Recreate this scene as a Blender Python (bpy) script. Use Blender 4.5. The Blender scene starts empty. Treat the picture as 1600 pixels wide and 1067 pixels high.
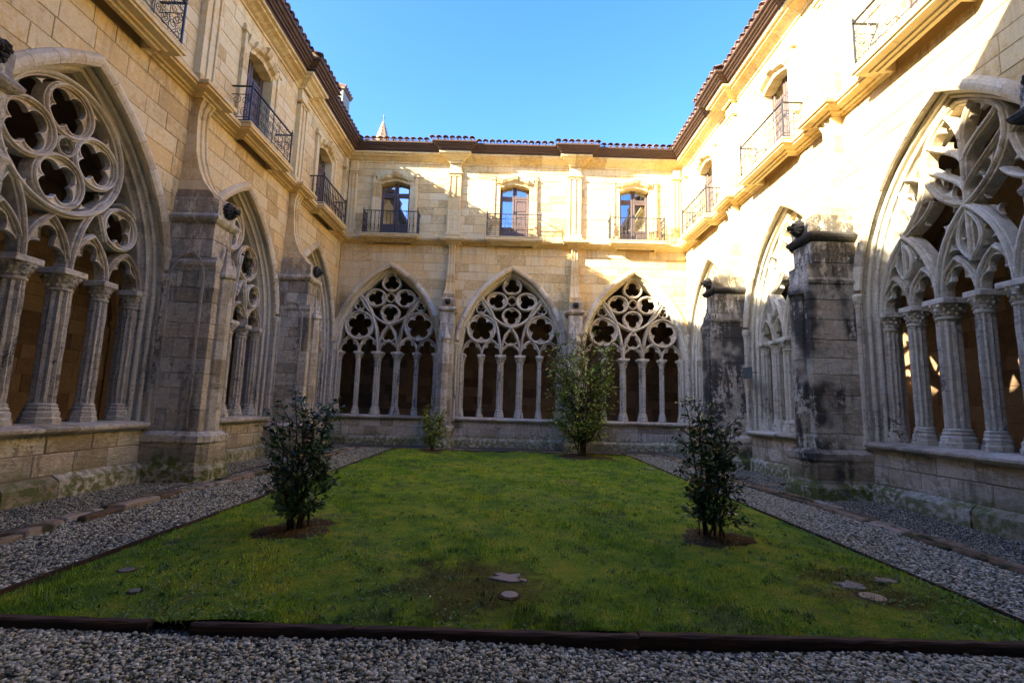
import bpy, math, random
import numpy as np
from mathutils import Vector, Matrix
R = random.Random(7)
rad = math.radians; PI = math.pi
sc = bpy.context.scene
COL = sc.collection

# ------------------------------------------------------------------ camera, sky, sun, exposure
CAMZ = 1.6
PITCH, ROLL, YAW, FPX = 7.6, 1.62, .15, 752.6
def cam_dir(px, py):
    p, r, y = rad(PITCH), rad(ROLL), rad(YAW)
    a, b = px, py
    a, b = a*math.cos(r)+b*math.sin(r), -a*math.sin(r)+b*math.cos(r)
    x, Y, z = a, 1.0, -b
    Y, z = Y*math.cos(p)-z*math.sin(p), Y*math.sin(p)+z*math.cos(p)
    x, Y = x*math.cos(y)+Y*math.sin(y), -x*math.sin(y)+Y*math.cos(y)
    return Vector((x, Y, z))
fw = cam_dir(0, 0).normalized()
rt = (cam_dir(1, 0)-cam_dir(0, 0)).normalized()
up = rt.cross(fw).normalized()
cam = bpy.data.objects.new('camera', bpy.data.cameras.new('camera'))
COL.objects.link(cam)
cam.matrix_world = Matrix(((rt.x, up.x, -fw.x, 0), (rt.y, up.y, -fw.y, 0), (rt.z, up.z, -fw.z, CAMZ), (0, 0, 0, 1)))
cam.data.lens = FPX/1600*36; cam.data.sensor_width = 36
cam.data.clip_start = .05; cam.data.clip_end = 3000
sc.camera = cam
def project(P):
    v = Vector(P)-Vector((0, 0, CAMZ)); d = v.dot(fw)
    if d < .1: return None
    return 800+FPX*v.dot(rt)/d, 533.5-FPX*v.dot(up)/d

SUN = Vector((1, .55, -.54)).normalized()
elev = math.asin(-SUN.z)
world = bpy.data.worlds.new('World'); sc.world = world; world.use_nodes = True
wn = world.node_tree
sky = wn.nodes.new('ShaderNodeTexSky'); sky.sky_type = 'NISHITA'; sky.sun_disc = False
sky.sun_elevation = elev
sky.sun_rotation = math.atan2(-SUN.x, -SUN.y)
sky.altitude = 250; sky.air_density = 1.0; sky.dust_density = 1.2; sky.ozone_density = 3.0
bg = wn.nodes['Background']; bg.inputs[1].default_value = .0505
hs = wn.nodes.new('ShaderNodeHueSaturation'); hs.inputs['Saturation'].default_value = 1.28; hs.inputs['Hue'].default_value = .517
wn.links.new(sky.outputs[0], hs.inputs['Color']); wn.links.new(hs.outputs[0], bg.inputs[0])
sd = bpy.data.lights.new('sun', 'SUN'); sd.energy = 2.0; sd.angle = rad(.53); sd.color = (1, .87, .68)
sun = bpy.data.objects.new('sun', sd); COL.objects.link(sun)
sun.rotation_euler = SUN.to_track_quat('-Z', 'Y').to_euler(); sun.location = (-60, -30, 40)
sc.view_settings.view_transform = 'Standard'; sc.view_settings.look = 'None'
sc.view_settings.gamma = 1; sc.view_settings.use_curve_mapping = False
sc.view_settings.exposure = 4.05
sc.cycles.max_bounces = 8; sc.cycles.diffuse_bounces = 5; sc.cycles.glossy_bounces = 3
sc.cycles.use_denoising = True

# ------------------------------------------------------------------ materials
class NT:
    def __init__(s, name):
        s.m = bpy.data.materials.new(name); s.m.use_nodes = True
        s.t = s.m.node_tree; s.b = s.t.nodes['Principled BSDF']
        s.pos = s.n('ShaderNodeNewGeometry').outputs['Position']
    def n(s, ty, **k):
        x = s.t.nodes.new(ty)
        for a, v in k.items(): setattr(x, a, v)
        return x
    def put(s, sock, v):
        if hasattr(v, 'is_linked') or hasattr(v, 'node'): s.t.links.new(v, sock)
        else: sock.default_value = v
    def noise(s, scale, detail=4, rough=.55, vec=None, stretch=None, off=None):
        v = vec or s.pos
        if stretch or off:
            mp = s.n('ShaderNodeMapping'); s.put(mp.inputs[0], v)
            if stretch: mp.inputs['Scale'].default_value = stretch
            if off: mp.inputs['Location'].default_value = off
            v = mp.outputs[0]
        x = s.n('ShaderNodeTexNoise'); s.put(x.inputs['Vector'], v)
        x.inputs['Scale'].default_value = scale; x.inputs['Detail'].default_value = detail
        x.inputs['Roughness'].default_value = rough
        return x.outputs['Fac']
    def voro(s, scale, feature='F1', out='Distance'):
        x = s.n('ShaderNodeTexVoronoi', feature=feature); s.put(x.inputs['Vector'], s.pos)
        x.inputs['Scale'].default_value = scale
        return x.outputs[out]
    def attr(s, name='rnd'):
        return s.n('ShaderNodeAttribute', attribute_name=name).outputs['Fac']
    def math(s, op, a, b=0.0, c=None):
        x = s.n('ShaderNodeMath', operation=op); s.put(x.inputs[0], a); s.put(x.inputs[1], b)
        if c is not None: s.put(x.inputs[2], c)
        return x.outputs[0]
    def rng(s, v, a, b, c=0.0, d=1.0, smooth=True):
        x = s.n('ShaderNodeMapRange'); x.interpolation_type = 'SMOOTHSTEP' if smooth else 'LINEAR'
        s.put(x.inputs[0], v)
        for i, q in enumerate((a, b, c, d)): x.inputs[i+1].default_value = q
        return x.outputs[0]
    def ramp(s, v, *stops):
        x = s.n('ShaderNodeValToRGB'); s.put(x.inputs[0], v); e = x.color_ramp.elements
        while len(e) < len(stops): e.new(.5)
        for i, (p, c) in enumerate(stops): e[i].position = p; e[i].color = (*c, 1)
        return x.outputs[0]
    def mix(s, f, a, b, mode='MIX'):
        x = s.n('ShaderNodeMix', data_type='RGBA', blend_type=mode)
        s.put(x.inputs[0], f); s.put(x.inputs[6], a if hasattr(a, 'node') else (*a, 1)); s.put(x.inputs[7], b if hasattr(b, 'node') else (*b, 1))
        return x.outputs[2]
    def z(s):
        x = s.n('ShaderNodeSeparateXYZ'); s.put(x.inputs[0], s.pos); return x.outputs[2]
    def bump(s, h, strength=.5, dist=.01, prev=None):
        x = s.n('ShaderNodeBump'); x.inputs['Strength'].default_value = strength; x.inputs['Distance'].default_value = dist
        s.put(x.inputs['Height'], h)
        if prev is not None: s.put(x.inputs['Normal'], prev)
        return x.outputs[0]
    def done(s, col, rough=.85, nrm=None, spec=.3, metal=0.):
        s.put(s.b.inputs['Base Color'], col if hasattr(col, 'node') else (*col, 1))
        s.put(s.b.inputs['Roughness'], rough); s.b.inputs['Specular IOR Level'].default_value = spec
        s.b.inputs['Metallic'].default_value = metal
        if nrm is not None: s.put(s.b.inputs['Normal'], nrm)
        return s.m

def stone(name, zlo=3.6, zhi=5.6, stain=.35, moss=.5, upper=1.0, grey=0.0, pit=.5, black=False, crown=0):
    t = NT(name); r = t.attr(); z = t.z()
    n1 = t.noise(1.1, 6); n2 = t.noise(9, 8, .65); n3 = t.noise(60, 5, .6)
    v = t.math('ADD', t.math('MULTIPLY', r, .80), t.math('ADD', t.math('MULTIPLY', t.math('SUBTRACT', n2, .5), 1.1), t.math('MULTIPLY', t.math('SUBTRACT', n1, .5), .5)))
    upc = t.ramp(v, (0, (.50, .345, .13)), (.22, (.66, .51, .25)), (.5, (.71, .585, .32)), (.76, (.67, .455, .17)), (1, (.73, .63, .39)))
    loc = t.ramp(v, (0, (.36, .31, .21)), (.28, (.58, .545, .43)), (.5, (.69, .665, .55)), (.72, (.50, .43, .30)), (1, (.77, .755, .66)))
    mk = t.rng(t.math('ADD', z, t.math('MULTIPLY', t.math('SUBTRACT', n1, .5), 3.0)), zlo, zhi)
    if grey: mk = t.math('MULTIPLY', mk, 1-grey)
    c = t.mix(mk, loc, upc)
    c = t.mix(t.math('MULTIPLY', t.rng(n3, .45, .72), t.rng(z, 5.5, 2.5, .28, .42)), c, (.20, .16, .12), 'MIX')
    hz = t.noise(3.2, 8, .78, stretch=(.8, .8, 4.5), off=(2, 9, 1))
    c = t.mix(t.math('MULTIPLY', t.rng(hz, .53, .63), t.rng(z, 5.2, 3.0, .08, .5)), c, (.22, .175, .13))
    # pale limy patches low down
    pl = t.math('MULTIPLY', t.rng(t.noise(1.7, 7, .7, off=(3, 1, 8)), .52, .66), t.rng(z, 4.5, 2.0))
    c = t.mix(t.math('MULTIPLY', pl, .45), c, (.56, .52, .46))
    # dark water streaks and crusts
    st = t.math('ADD', t.noise(2.4, 10, .75, stretch=(1, 1, .18), off=(5, 2, 0)), t.math('ADD', t.math('MULTIPLY', t.math('SUBTRACT', n2, .5), .42), t.math('MULTIPLY', t.math('SUBTRACT', n3, .5), .22)))
    lo, hi = (.44, .52) if black else (.53, .60)
    sm = t.math('MULTIPLY', t.rng(st, lo, hi), t.rng(t.noise(.9, 3), .36, .52))
    sm = t.math('MULTIPLY', sm, t.rng(z, 7.6, 5.2))
    if crown: sm = t.math('MAXIMUM', sm, t.math('MULTIPLY', t.math('MULTIPLY', t.rng(z, 3.2, 5.0), t.rng(z, 6.5, 5.7)), t.math('MULTIPLY', t.rng(t.math('ADD', t.noise(3.5, 10, .78, stretch=(1, 1, .4)), t.math('MULTIPLY', t.math('SUBTRACT', n3, .5), .3)), .44, .52), crown)))
    c = t.mix(t.math('MULTIPLY', sm, stain), c, (.035, .033, .03))
    c = t.mix(t.math('MULTIPLY', t.rng(t.noise(22, 6, .75, stretch=(1, 1, .7)), .57, .68), stain*.85), c, (.07, .062, .05))
    # run-off streaks under the string course and the cornice
    ro = t.rng(t.noise(3.0, 8, .7, stretch=(1.6, 1.6, .10), off=(7, 3, 0)), .50, .66)
    rz = t.math('MAXIMUM', t.math('MULTIPLY', t.rng(z, 6.6, 7.9), t.rng(z, 8.05, 7.95)), t.math('MULTIPLY', t.rng(z, 10.3, 11.4), .8))
    c = t.mix(t.math('MULTIPLY', t.math('MULTIPLY', ro, rz), .42), c, (.20, .165, .125))
    # moss and algae near the ground
    mz = t.math('ADD', z, t.math('MULTIPLY', t.math('SUBTRACT', n1, .5), -1.3))
    mm = t.math('MULTIPLY', t.rng(mz, .62, .2), t.rng(n2, .38, .56))
    c = t.mix(t.math('MULTIPLY', mm, moss), c, (.125, .150, .028))
    h = t.math('ADD', t.math('MULTIPLY', n2, 1.0), t.math('MULTIPLY', n3, .45))
    nb = t.bump(h, pit, .022)
    ero = t.noise(4.5, 8, .75, stretch=(1, 1, 3.2))
    nb = t.bump(t.math('MULTIPLY', t.rng(ero, .42, .56), t.rng(z, 5.2, 3.0)), .55, .03, nb)
    return t.done(c, t.rng(n2, .2, .8, .78, .95), nb)

M = {}
M['ashlar'] = stone('ashlar_stone', 3.2, 5.0, stain=.5, moss=.85, pit=.32)
M['carved'] = stone('carved_stone', 4.8, 8.0, stain=.45, moss=.3, grey=.25, pit=.6)
M['column'] = stone('column_stone', 6, 9, stain=.78, moss=.1, grey=.5, pit=.9)
M['buttress'] = stone('buttress_stone', 5.4, 6.4, stain=.93, moss=1.0, pit=.7, black=True, crown=.95)
M['buttress_l'] = stone('buttress_stone_pale', 5.0, 6.2, stain=.55, moss=1.0, pit=.6, crown=.95)
M['trim'] = stone('trim_stone', 1.0, 2.0, stain=.15, moss=0, pit=.25)
M['sill'] = stone('sill_stone', 8, 9, stain=.35, moss=.1, pit=.5)
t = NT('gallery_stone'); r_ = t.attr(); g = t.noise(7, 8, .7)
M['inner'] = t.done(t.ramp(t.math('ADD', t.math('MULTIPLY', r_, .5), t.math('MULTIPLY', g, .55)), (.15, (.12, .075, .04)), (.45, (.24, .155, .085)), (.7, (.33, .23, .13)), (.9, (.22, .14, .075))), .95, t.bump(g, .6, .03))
t = NT('crust_stone'); n = t.noise(14, 8, .7)
M['crust'] = t.done(t.ramp(n, (.3, (.018, .018, .017)), (.6, (.06, .056, .048)), (.8, (.16, .145, .12))), .9, t.bump(n, .8, .03))
t = NT('lime_mortar')
zz = t.rng(t.z(), 3.5, 5.5)
M['mortar'] = t.done(t.mix(zz, (.20, .17, .13), (.42, .31, .18)), .95, t.bump(t.noise(60), .4, .004))
t = NT('oiled_wood'); g = t.noise(6, 6, .6, stretch=(3, 3, .4))
M['wood'] = t.done(t.mix(g, (.06, .042, .038), (.14, .10, .085)), .55, t.bump(g, .2, .004), .4)
t = NT('eaves_wood'); g = t.noise(5, 6, .6)
M['eaves'] = t.done(t.mix(g, (.045, .026, .018), (.10, .058, .04)), .7, t.bump(g, .3, .006), .3)
t = NT('clay_tile'); g = t.noise(14, 6, .7); v = t.math('ADD', t.math('MULTIPLY', t.attr(), .7), t.math('MULTIPLY', g, .35))
tc = t.ramp(v, (.1, (.07, .045, .035)), (.4, (.15, .095, .07)), (.7, (.25, .15, .11)), (1, (.30, .22, .17)))
M['tile'] = t.done(t.mix(t.rng(t.noise(30, 5), .56, .7), tc, (.07, .065, .05)), .9, t.bump(g, .4, .006))
t = NT('wrought_iron'); g = t.noise(70, 3)
M['iron'] = t.done(t.mix(g, (.020, .024, .028), (.055, .062, .068)), .5, t.bump(g, .2, .002), .5, .2)
t = NT('window_glass')
t.b.inputs['Alpha'].default_value = 1
tr = t.n('ShaderNodeBsdfTransparent'); gl = t.n('ShaderNodeBsdfGlossy'); gl.inputs['Roughness'].default_value = .03
gl.inputs['Color'].default_value = (.9, .95, 1, 1); tr.inputs['Color'].default_value = (.75, .8, .8, 1)
fr = t.n('ShaderNodeFresnel'); fr.inputs[0].default_value = 1.9
mx = t.n('ShaderNodeMixShader'); ff = t.math('ADD', fr.outputs[0], .22)
t.put(mx.inputs[0], ff); t.t.links.new(tr.outputs[0], mx.inputs[1]); t.t.links.new(gl.outputs[0], mx.inputs[2])
t.t.links.new(mx.outputs[0], t.t.nodes['Material Output'].inputs[0]); M['glass'] = t.m
t = NT('linen_curtain'); M['curtain'] = t.done((.42, .42, .40), .9)
t = NT('unlit_interior'); M['dark'] = t.done((.05, .045, .04), .95)  # near-black colour stands for the shade inside unlit rooms
t = NT('gravel_bed'); d = t.voro(38); cc = t.voro(38, out='Color')
sp = t.n('ShaderNodeSeparateColor'); t.put(sp.inputs[0], cc)
gc = t.ramp(sp.outputs[0], (0, (.16, .16, .11)), (.4, (.34, .345, .25)), (.75, (.48, .49, .37)), (1, (.68, .69, .55)))
gc = t.mix(t.rng(d, .0, .55), gc, (.03, .027, .022)); gc = t.mix(t.math('MULTIPLY', t.rng(t.noise(1.5, 5), .5, .7), .5), gc, (.06, .055, .035))
M['gravel'] = t.done(gc, .9, t.bump(t.math('SUBTRACT', 1, d), .9, .02))
t = NT('pebble'); v = t.attr(); g = t.noise(50, 4)
M['pebble'] = t.done(t.mix(t.math('MULTIPLY', g, .25), t.ramp(v, (0, (.11, .12, .085)), (.25, (.30, .315, .23)), (.5, (.48, .49, .37)), (.75, (.62, .63, .49)), (.88, (.44, .37, .23)), (1, (.88, .90, .77))), (.05, .045, .04)), .75, t.bump(g, .3, .003))
def lawn_color(t, dark=1.0):
    a = t.noise(.55, 5, .6); b = t.noise(3.2, 6, .65, off=(4, 4, 0)); c = t.noise(22, 5, .7)
    col = t.ramp(t.math('ADD', t.math('MULTIPLY', a, .45), t.math('MULTIPLY', b, .6)),
                 (.36, (.045*dark, .115*dark, .018*dark)), (.44, (.09*dark, .185*dark, .018*dark)), (.53, (.16*dark, .26*dark, .020*dark)), (.63, (.27*dark, .30*dark, .03*dark)))
    col = t.mix(t.math('MULTIPLY', t.rng(t.noise(1.1, 6, .7, off=(9, 2, 0)), .56, .66), .5), col, (.12, .125, .075))
    # trampled brown patch around the inlet covers
    sub = t.n('ShaderNodeVectorMath', operation='DISTANCE'); t.put(sub.inputs[0], t.pos); sub.inputs[1].default_value = (-.25, 4.35, .05)
    dd = t.math('ADD', sub.outputs['Value'], t.math('MULTIPLY', t.math('SUBTRACT', b, .5), 2.2))
    col = t.mix(t.math('MULTIPLY', t.rng(dd, .95, .35), .75), col, (.085, .052, .020))
    sub = t.n('ShaderNodeVectorMath', operation='DISTANCE'); t.put(sub.inputs[0], t.pos); sub.inputs[1].default_value = (3.2, 4.55, .05)
    dd = t.math('ADD', sub.outputs['Value'], t.math('MULTIPLY', t.math('SUBTRACT', b, .5), 2.0))
    col = t.mix(t.math('MULTIPLY', t.rng(dd, .65, .25), .7), col, (.17, .10, .030))
    return col, c
t = NT('lawn_moss'); lc, g = lawn_color(t, 1.15)
M['lawn'] = t.done(t.mix(t.math('MULTIPLY', g, .5), lc, (.03, .035, .01)), .95, t.bump(t.noise(45, 6, .75), 1.0, .03), .15)
t = NT('grass_blade'); lc, g = lawn_color(t, 2.3)
M['blade'] = t.done(t.mix(t.rng(t.attr(), .0, 1., 0., .55), lc, (.045, .075, .02)), .8, None, .2)
t = NT('clover_leaf'); M['clover'] = t.done(t.mix(t.attr(), (.06, .14, .04), (.17, .27, .10)), .8, None, .1)
t = NT('garden_soil'); g = t.noise(30, 8, .75)
M['soil'] = t.done(t.ramp(g, (.3, (.025, .018, .010)), (.5, (.060, .044, .022)), (.60, (.13, .095, .045)), (.72, (.07, .10, .02))), .95, t.bump(g, 1, .04))
t = NT('camellia_leaf'); v = t.attr()
M['leaf_dark'] = t.done(t.ramp(v, (0, (.018, .045, .015)), (.6, (.045, .10, .028)), (1, (.12, .20, .05))), .28, None, .5)
t = NT('young_leaf'); v = t.attr()
M['leaf_mid'] = t.done(t.ramp(v, (0, (.08, .15, .025)), (.5, (.20, .32, .045)), (.85, (.36, .46, .06)), (1, (.60, .56, .15))), .4, None, .4)
t = NT('petal'); M['petal'] = t.done((.75, .50, .50), .6)
t = NT('bark'); g = t.noise(40, 5); M['bark'] = t.done(t.mix(g, (.04, .03, .022), (.11, .085, .06)), .9, t.bump(g, .6, .006))
t = NT('weathered_timber'); g = t.noise(4, 8, .7, stretch=(.6, 9, 9))
M['timber'] = t.done(t.ramp(g, (.3, (.022, .014, .010)), (.55, (.055, .034, .024)), (.75, (.13, .10, .085))), .85, t.bump(g, .7, .012))
t = NT('gutter_stone'); g = t.noise(7, 8, .7)
c = t.ramp(t.math('ADD', t.math('MULTIPLY', t.attr(), .45), t.math('MULTIPLY', g, .6)), (.2, (.06, .045, .028)), (.45, (.15, .105, .062)), (.6, (.26, .20, .13)), (.85, (.36, .32, .26)))
M['gutter'] = t.done(t.mix(t.rng(t.noise(3, 6, off=(1, 7, 0)), .5, .62), c, (.05, .05, .02)), .9, t.bump(g, .8, .04))
t = NT('concrete'); g = t.noise(20, 6, .7); M['concrete'] = t.done(t.mix(g, (.13, .115, .095), (.34, .31, .27)), .9, t.bump(g, .6, .01))
t = NT('galvanised_metal'); g = t.noise(30, 4); M['metal'] = t.done(t.mix(g, (.12, .115, .11), (.30, .29, .27)), .5, t.bump(g, .2, .003), .5, .5)
t = NT('slate_plaque'); g = t.noise(12, 4); M['plaque'] = t.done(t.mix(g, (.04, .06, .065), (.10, .13, .135)), .35, None, .5)

# ------------------------------------------------------------------ mesh helpers
class MB:
    def __init__(s): s.v = []; s.f = []; s.r = []
    def add(s, vs, fs, r=None):
        if r is None: r = R.random()
        o = len(s.v); s.v += [tuple(p) for p in vs]
        s.f += [tuple(i+o for i in q) for q in fs]; s.r += [r]*len(fs)
        return s
    def mesh(s, name, mat, smooth=False):
        m = bpy.data.meshes.new(name); m.from_pydata(s.v, [], s.f); m.materials.append(M[mat])
        a = m.attributes.new('rnd', 'FLOAT', 'FACE'); a.data.foreach_set('value', s.r)
        if smooth: m.polygons.foreach_set('use_smooth', [True]*len(s.f))
        m.validate(); m.update(); return m
    def obj(s, name, mat, parent=None, smooth=False, kind=None, loc=None, label=None):
        o = bpy.data.objects.new(name, s.mesh(name, mat, smooth)); COL.objects.link(o)
        if parent: o.parent = parent
        if kind: o['kind'] = kind
        if loc: o.location = loc
        if label: o['label'] = label
        return o
def link(name, mesh, parent=None, loc=(0, 0, 0), rot=(0, 0, 0), scale=(1, 1, 1)):
    o = bpy.data.objects.new(name, mesh); COL.objects.link(o); o.parent = parent
    o.location = loc; o.rotation_euler = rot; o.scale = scale; return o
def empty(name, loc=(0, 0, 0), rz=0, parent=None):
    o = bpy.data.objects.new(name, None); COL.objects.link(o); o.empty_display_size = .3
    o.location = loc; o.rotation_euler = (0, 0, rz); o.parent = parent; return o
def tag(o, label=None, cat=None, group=None, kind=None):
    if label: o['label'] = label
    if cat: o['category'] = cat
    if group: o['group'] = group
    if kind: o['kind'] = kind
    return o
def box(mb, x0, x1, y0, y1, z0, z1, r=None, c=0.0, jit=0.0):
    """box, optional chamfer c on all edges"""
    if c <= 0:
        vs = [(x, y, z) for x in (x0, x1) for y in (y0, y1) for z in (z0, z1)]
        if jit: vs = [tuple(q+R.uniform(-jit, jit) for q in p) for p in vs]
        return mb.add(vs, [(0, 1, 3, 2), (4, 6, 7, 5), (0, 4, 5, 1), (2, 3, 7, 6), (0, 2, 6, 4), (1, 5, 7, 3)], r)
    vs = []; idx = {}
    X, Y, Z = (x0, x1), (y0, y1), (z0, z1)
    for i in (0, 1):
        for j in (0, 1):
            for k in (0, 1):
                s = [1 if q == 0 else -1 for q in (i, j, k)]
                jj = [R.uniform(-jit, jit) for _ in range(3)] if jit else (0, 0, 0)
                for a in range(3):
                    p = [X[i]+s[0]*c+jj[0], Y[j]+s[1]*c+jj[1], Z[k]+s[2]*c+jj[2]]
                    p[a] -= s[a]*c
                    idx[i, j, k, a] = len(vs); vs.append(tuple(p))
    I = lambda i, j, k, a: idx[i, j, k, a]
    fs = []
    for k in (0, 1):
        q = [I(0, 0, k, 2), I(1, 0, k, 2), I(1, 1, k, 2), I(0, 1, k, 2)]; fs.append(q if k else q[::-1])
        q = [I(0, k, 0, 1), I(1, k, 0, 1), I(1, k, 1, 1), I(0, k, 1, 1)]; fs.append(q if not k else q[::-1])
        q = [I(k, 0, 0, 0), I(k, 1, 0, 0), I(k, 1, 1, 0), I(k, 0, 1, 0)]; fs.append(q if k else q[::-1])
    for i in (0, 1):
        for j in (0, 1):
            fs.append((I(0, i, j, 1), I(1, i, j, 1), I(1, i, j, 2), I(0, i, j, 2)))
            fs.append((I(i, 0, j, 0), I(i, 1, j, 0), I(i, 1, j, 2), I(i, 0, j, 2)))
            fs.append((I(i, j, 0, 0), I(i, j, 1, 0), I(i, j, 1, 1), I(i, j, 0, 1)))
            for k in (0, 1): fs.append((I(i, j, k, 0), I(i, j, k, 1), I(i, j, k, 2)))
    return mb.add(vs, [tuple(q) for q in fs], r)
def sweep(mb, path, prof, r=None, closed=False, cap=True, pclosed=True):
    """path: list of (u,z) in the wall plane; prof: list of (w,y) - w along the left normal, y depth into the wall"""
    n = len(path); P = [Vector(p) for p in path]; rows = []
    for i in range(n):
        a = P[i-1] if (i > 0 or closed) else None; b = P[(i+1) % n] if (i < n-1 or closed) else None
        d1 = (P[i]-a).normalized() if a is not None else None; d2 = (b-P[i]).normalized() if b is not None else None
        if d1 is None: d1 = d2
        if d2 is None: d2 = d1
        n1 = Vector((-d1.y, d1.x)); n2 = Vector((-d2.y, d2.x)); nn = (n1+n2)
        nn = nn.normalized() if nn.length > .05 else n1
        k = 1/max(.45, nn.dot(n1))
        rows.append([(P[i].x+nn.x*w*k, y, P[i].y+nn.y*w*k) for w, y in prof])
    m = len(prof); vs = [p for row in rows for p in row]; fs = []
    mm = m if pclosed else m-1
    for i in range(n if closed else n-1):
        for j in range(mm):
            a, b = i*m+j, i*m+(j+1) % m; c, d = ((i+1) % n)*m+(j+1) % m, ((i+1) % n)*m+j
            fs.append((a, b, c, d))
    if cap and not closed and pclosed: fs += [tuple(range(m))[::-1], tuple((n-1)*m+j for j in range(m))]
    mb.add(vs, fs, r)
def ribprof(w, y0, y1, kind=0):
    """moulded bar of width w, nose at depth y0, back at depth y1"""
    h = w/2; s = min(.6*w, (y1-y0)*.4)
    return [(-h, y1), (-h, y0+s), (-h*.82, y0+s*.8), (-h*.6, y0+s*.85), (-h*.5, y0+s*.35), (-h*.2, y0), (h*.2, y0), (h*.5, y0+s*.35), (h*.6, y0+s*.85), (h*.82, y0+s*.8), (h, y0+s), (h, y1)]
def arc(cx, cz, r, a0, a1, n):
    return [(cx+r*math.cos(rad(a0+(a1-a0)*i/n)), cz+r*math.sin(rad(a0+(a1-a0)*i/n))) for i in range(n+1)]
def pointed(a, H, zs, off=0.0, n=14, cx=0.0):
    """left springing -> apex -> right springing of a two-centred arch"""
    r = (a*a+H*H)/(2*a); R_ = r+off; e = r-a
    th = math.acos(max(-1, min(1, e/R_)))
    rgt = [(cx-e+R_*math.cos(th*i/n), zs+R_*math.sin(th*i/n)) for i in range(n+1)]
    lft = [(2*cx-x, z) for x, z in rgt]
    return lft[:-1]+rgt[::-1]
def hwarch(a, H, zs, off, z):
    r = (a*a+H*H)/(2*a); R_ = r+off; e = r-a; h = z-zs
    if h <= 0: return a+off
    if h >= R_: return 0
    return max(0, math.sqrt(R_*R_-h*h)-e)
def bez(p0, p1, p2, p3=None, n=12):
    o = []
    for i in range(n+1):
        t = i/n
        if p3 is None: o.append(tuple((1-t)**2*a+2*t*(1-t)*b+t*t*c for a, b, c in zip(p0, p1, p2)))
        else: o.append(tuple((1-t)**3*a+3*t*(1-t)**2*b+3*t*t*(1-t)*c+t**3*d for a, b, c, d in zip(p0, p1, p2, p3)))
    return o
def raypoly(c, th, poly):
    dx, dz = math.cos(th), math.sin(th); best = 9e9
    for i in range(len(poly)):
        (x1, z1), (x2, z2) = poly[i], poly[(i+1) % len(poly)]
        ex, ez = x2-x1, z2-z1; den = dx*ez-dz*ex
        if abs(den) < 1e-9: continue
        t = ((x1-c[0])*ez-(z1-c[1])*ex)/den; s = ((x1-c[0])*dz-(z1-c[1])*dx)/den
        if t > 1e-6 and -1e-6 <= s <= 1+1e-6: best = min(best, t)
    return best if best < 9e8 else .01
def raycirc(c, th, circs):
    dx, dz = math.cos(th), math.sin(th); best = .02
    for (x, z, r) in circs:
        ox, oz = x-c[0], z-c[1]; b = ox*dx+oz*dz; q = r*r-(ox*ox+oz*oz-b*b)
        if q > 0:
            t = b+math.sqrt(q)
            if t > best: best = t
    return best
def cell(mb, c, outline, circs, y0, y1, a0=0, a1=360, n=72, lip=.035):
    """pierced plate between an outline (polygon or radius) and a foiled opening; moulded edge, real thickness"""
    rows = []; full = abs(a1-a0-360) < 1e-6; cnt = n if full else n+1
    for i in range(cnt):
        th = rad(a0+(a1-a0)*i/n)
        ro = outline if isinstance(outline, (int, float)) else raypoly(c, th, outline)
        rf = min(raycirc(c, th, circs), ro-.004)
        L = min(lip, (ro-rf)*.5); L2 = min(lip*1.8, (ro-rf)*.8)
        q = lambda r, y: (c[0]+r*math.cos(th), y, c[1]+r*math.sin(th))
        rows.append([q(ro, y0+.03), q(rf+L2, y0+.03), q(rf+L, y0), q(rf+L*.25, y0+.004), q(rf, y0+.04), q(rf, y1-.03), q(rf+L, y1), q(ro, y1)])
    m = 8; vs = [p for row in rows for p in row]; fs = []
    for i in range(cnt if full else cnt-1):
        for j in range(m-1):
            k = (i+1) % cnt; fs.append((i*m+j, k*m+j, k*m+j+1, i*m+j+1))
    mb.add(vs, fs)
def foils(c, R_, n, rot=90, k=.5):
    """n lobes inside a circle of radius R_"""
    s = math.sin(PI/n); d = R_/(1+s*1.02); a = R_-d
    a *= {3: 1.12 if R_ > .2 else .98, 4: 1.06}.get(n, 1.03); d = R_-a
    return [(c[0]+d*math.cos(rad(rot+360*i/n)), c[1]+d*math.sin(rad(rot+360*i/n)), a*.97) for i in range(n)]
def roundel(mb, cx, cz, R_, n, rot=90, w=.085, y0=.28, y1=.53, ratio=.92):
    sweep(mb, arc(cx, cz, R_-w*.5, 0, 360, 40)[:-1], ribprof(w, y0, y1), closed=True)
    ri = R_-w*.8
    cell(mb, (cx, cz), ri, foils((cx, cz), ri*ratio if n > 3 else ri*.95, n, rot), y0+.07, y1-.06, n=24*n if n < 5 else 90, lip=min(.04, R_*.08))
def ellipse_poly(cx, cz, rx, rz, n=40, pw=1.0):
    return [(cx+rx*math.cos(2*PI*i/n), cz+rz*math.sin(2*PI*i/n)) for i in range(n)]
def lancet(mb, cx, zs, hw, H, y0=.28, y1=.53, w=.09):
    sweep(mb, pointed(hw, H, zs, 0, 9, cx), ribprof(w, y0+.02, y1))
    out = [(cx+hw*1.001, zs-.02)]+pointed(hw, H, zs, .0, 9, cx)[::-1]+[(cx-hw*1.001, zs-.02)]
    c = (cx, zs+.01); e = hw*.92
    circ = [(cx-e*.38, zs+H*.16, e*.56), (cx+e*.38, zs+H*.16, e*.56), (cx, zs+H*.60, e*.40), (cx, zs, e*.90)]
    cell(mb, c, out, circ, y0+.08, y1-.06, 0, 180, 48, lip=.03)
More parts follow.
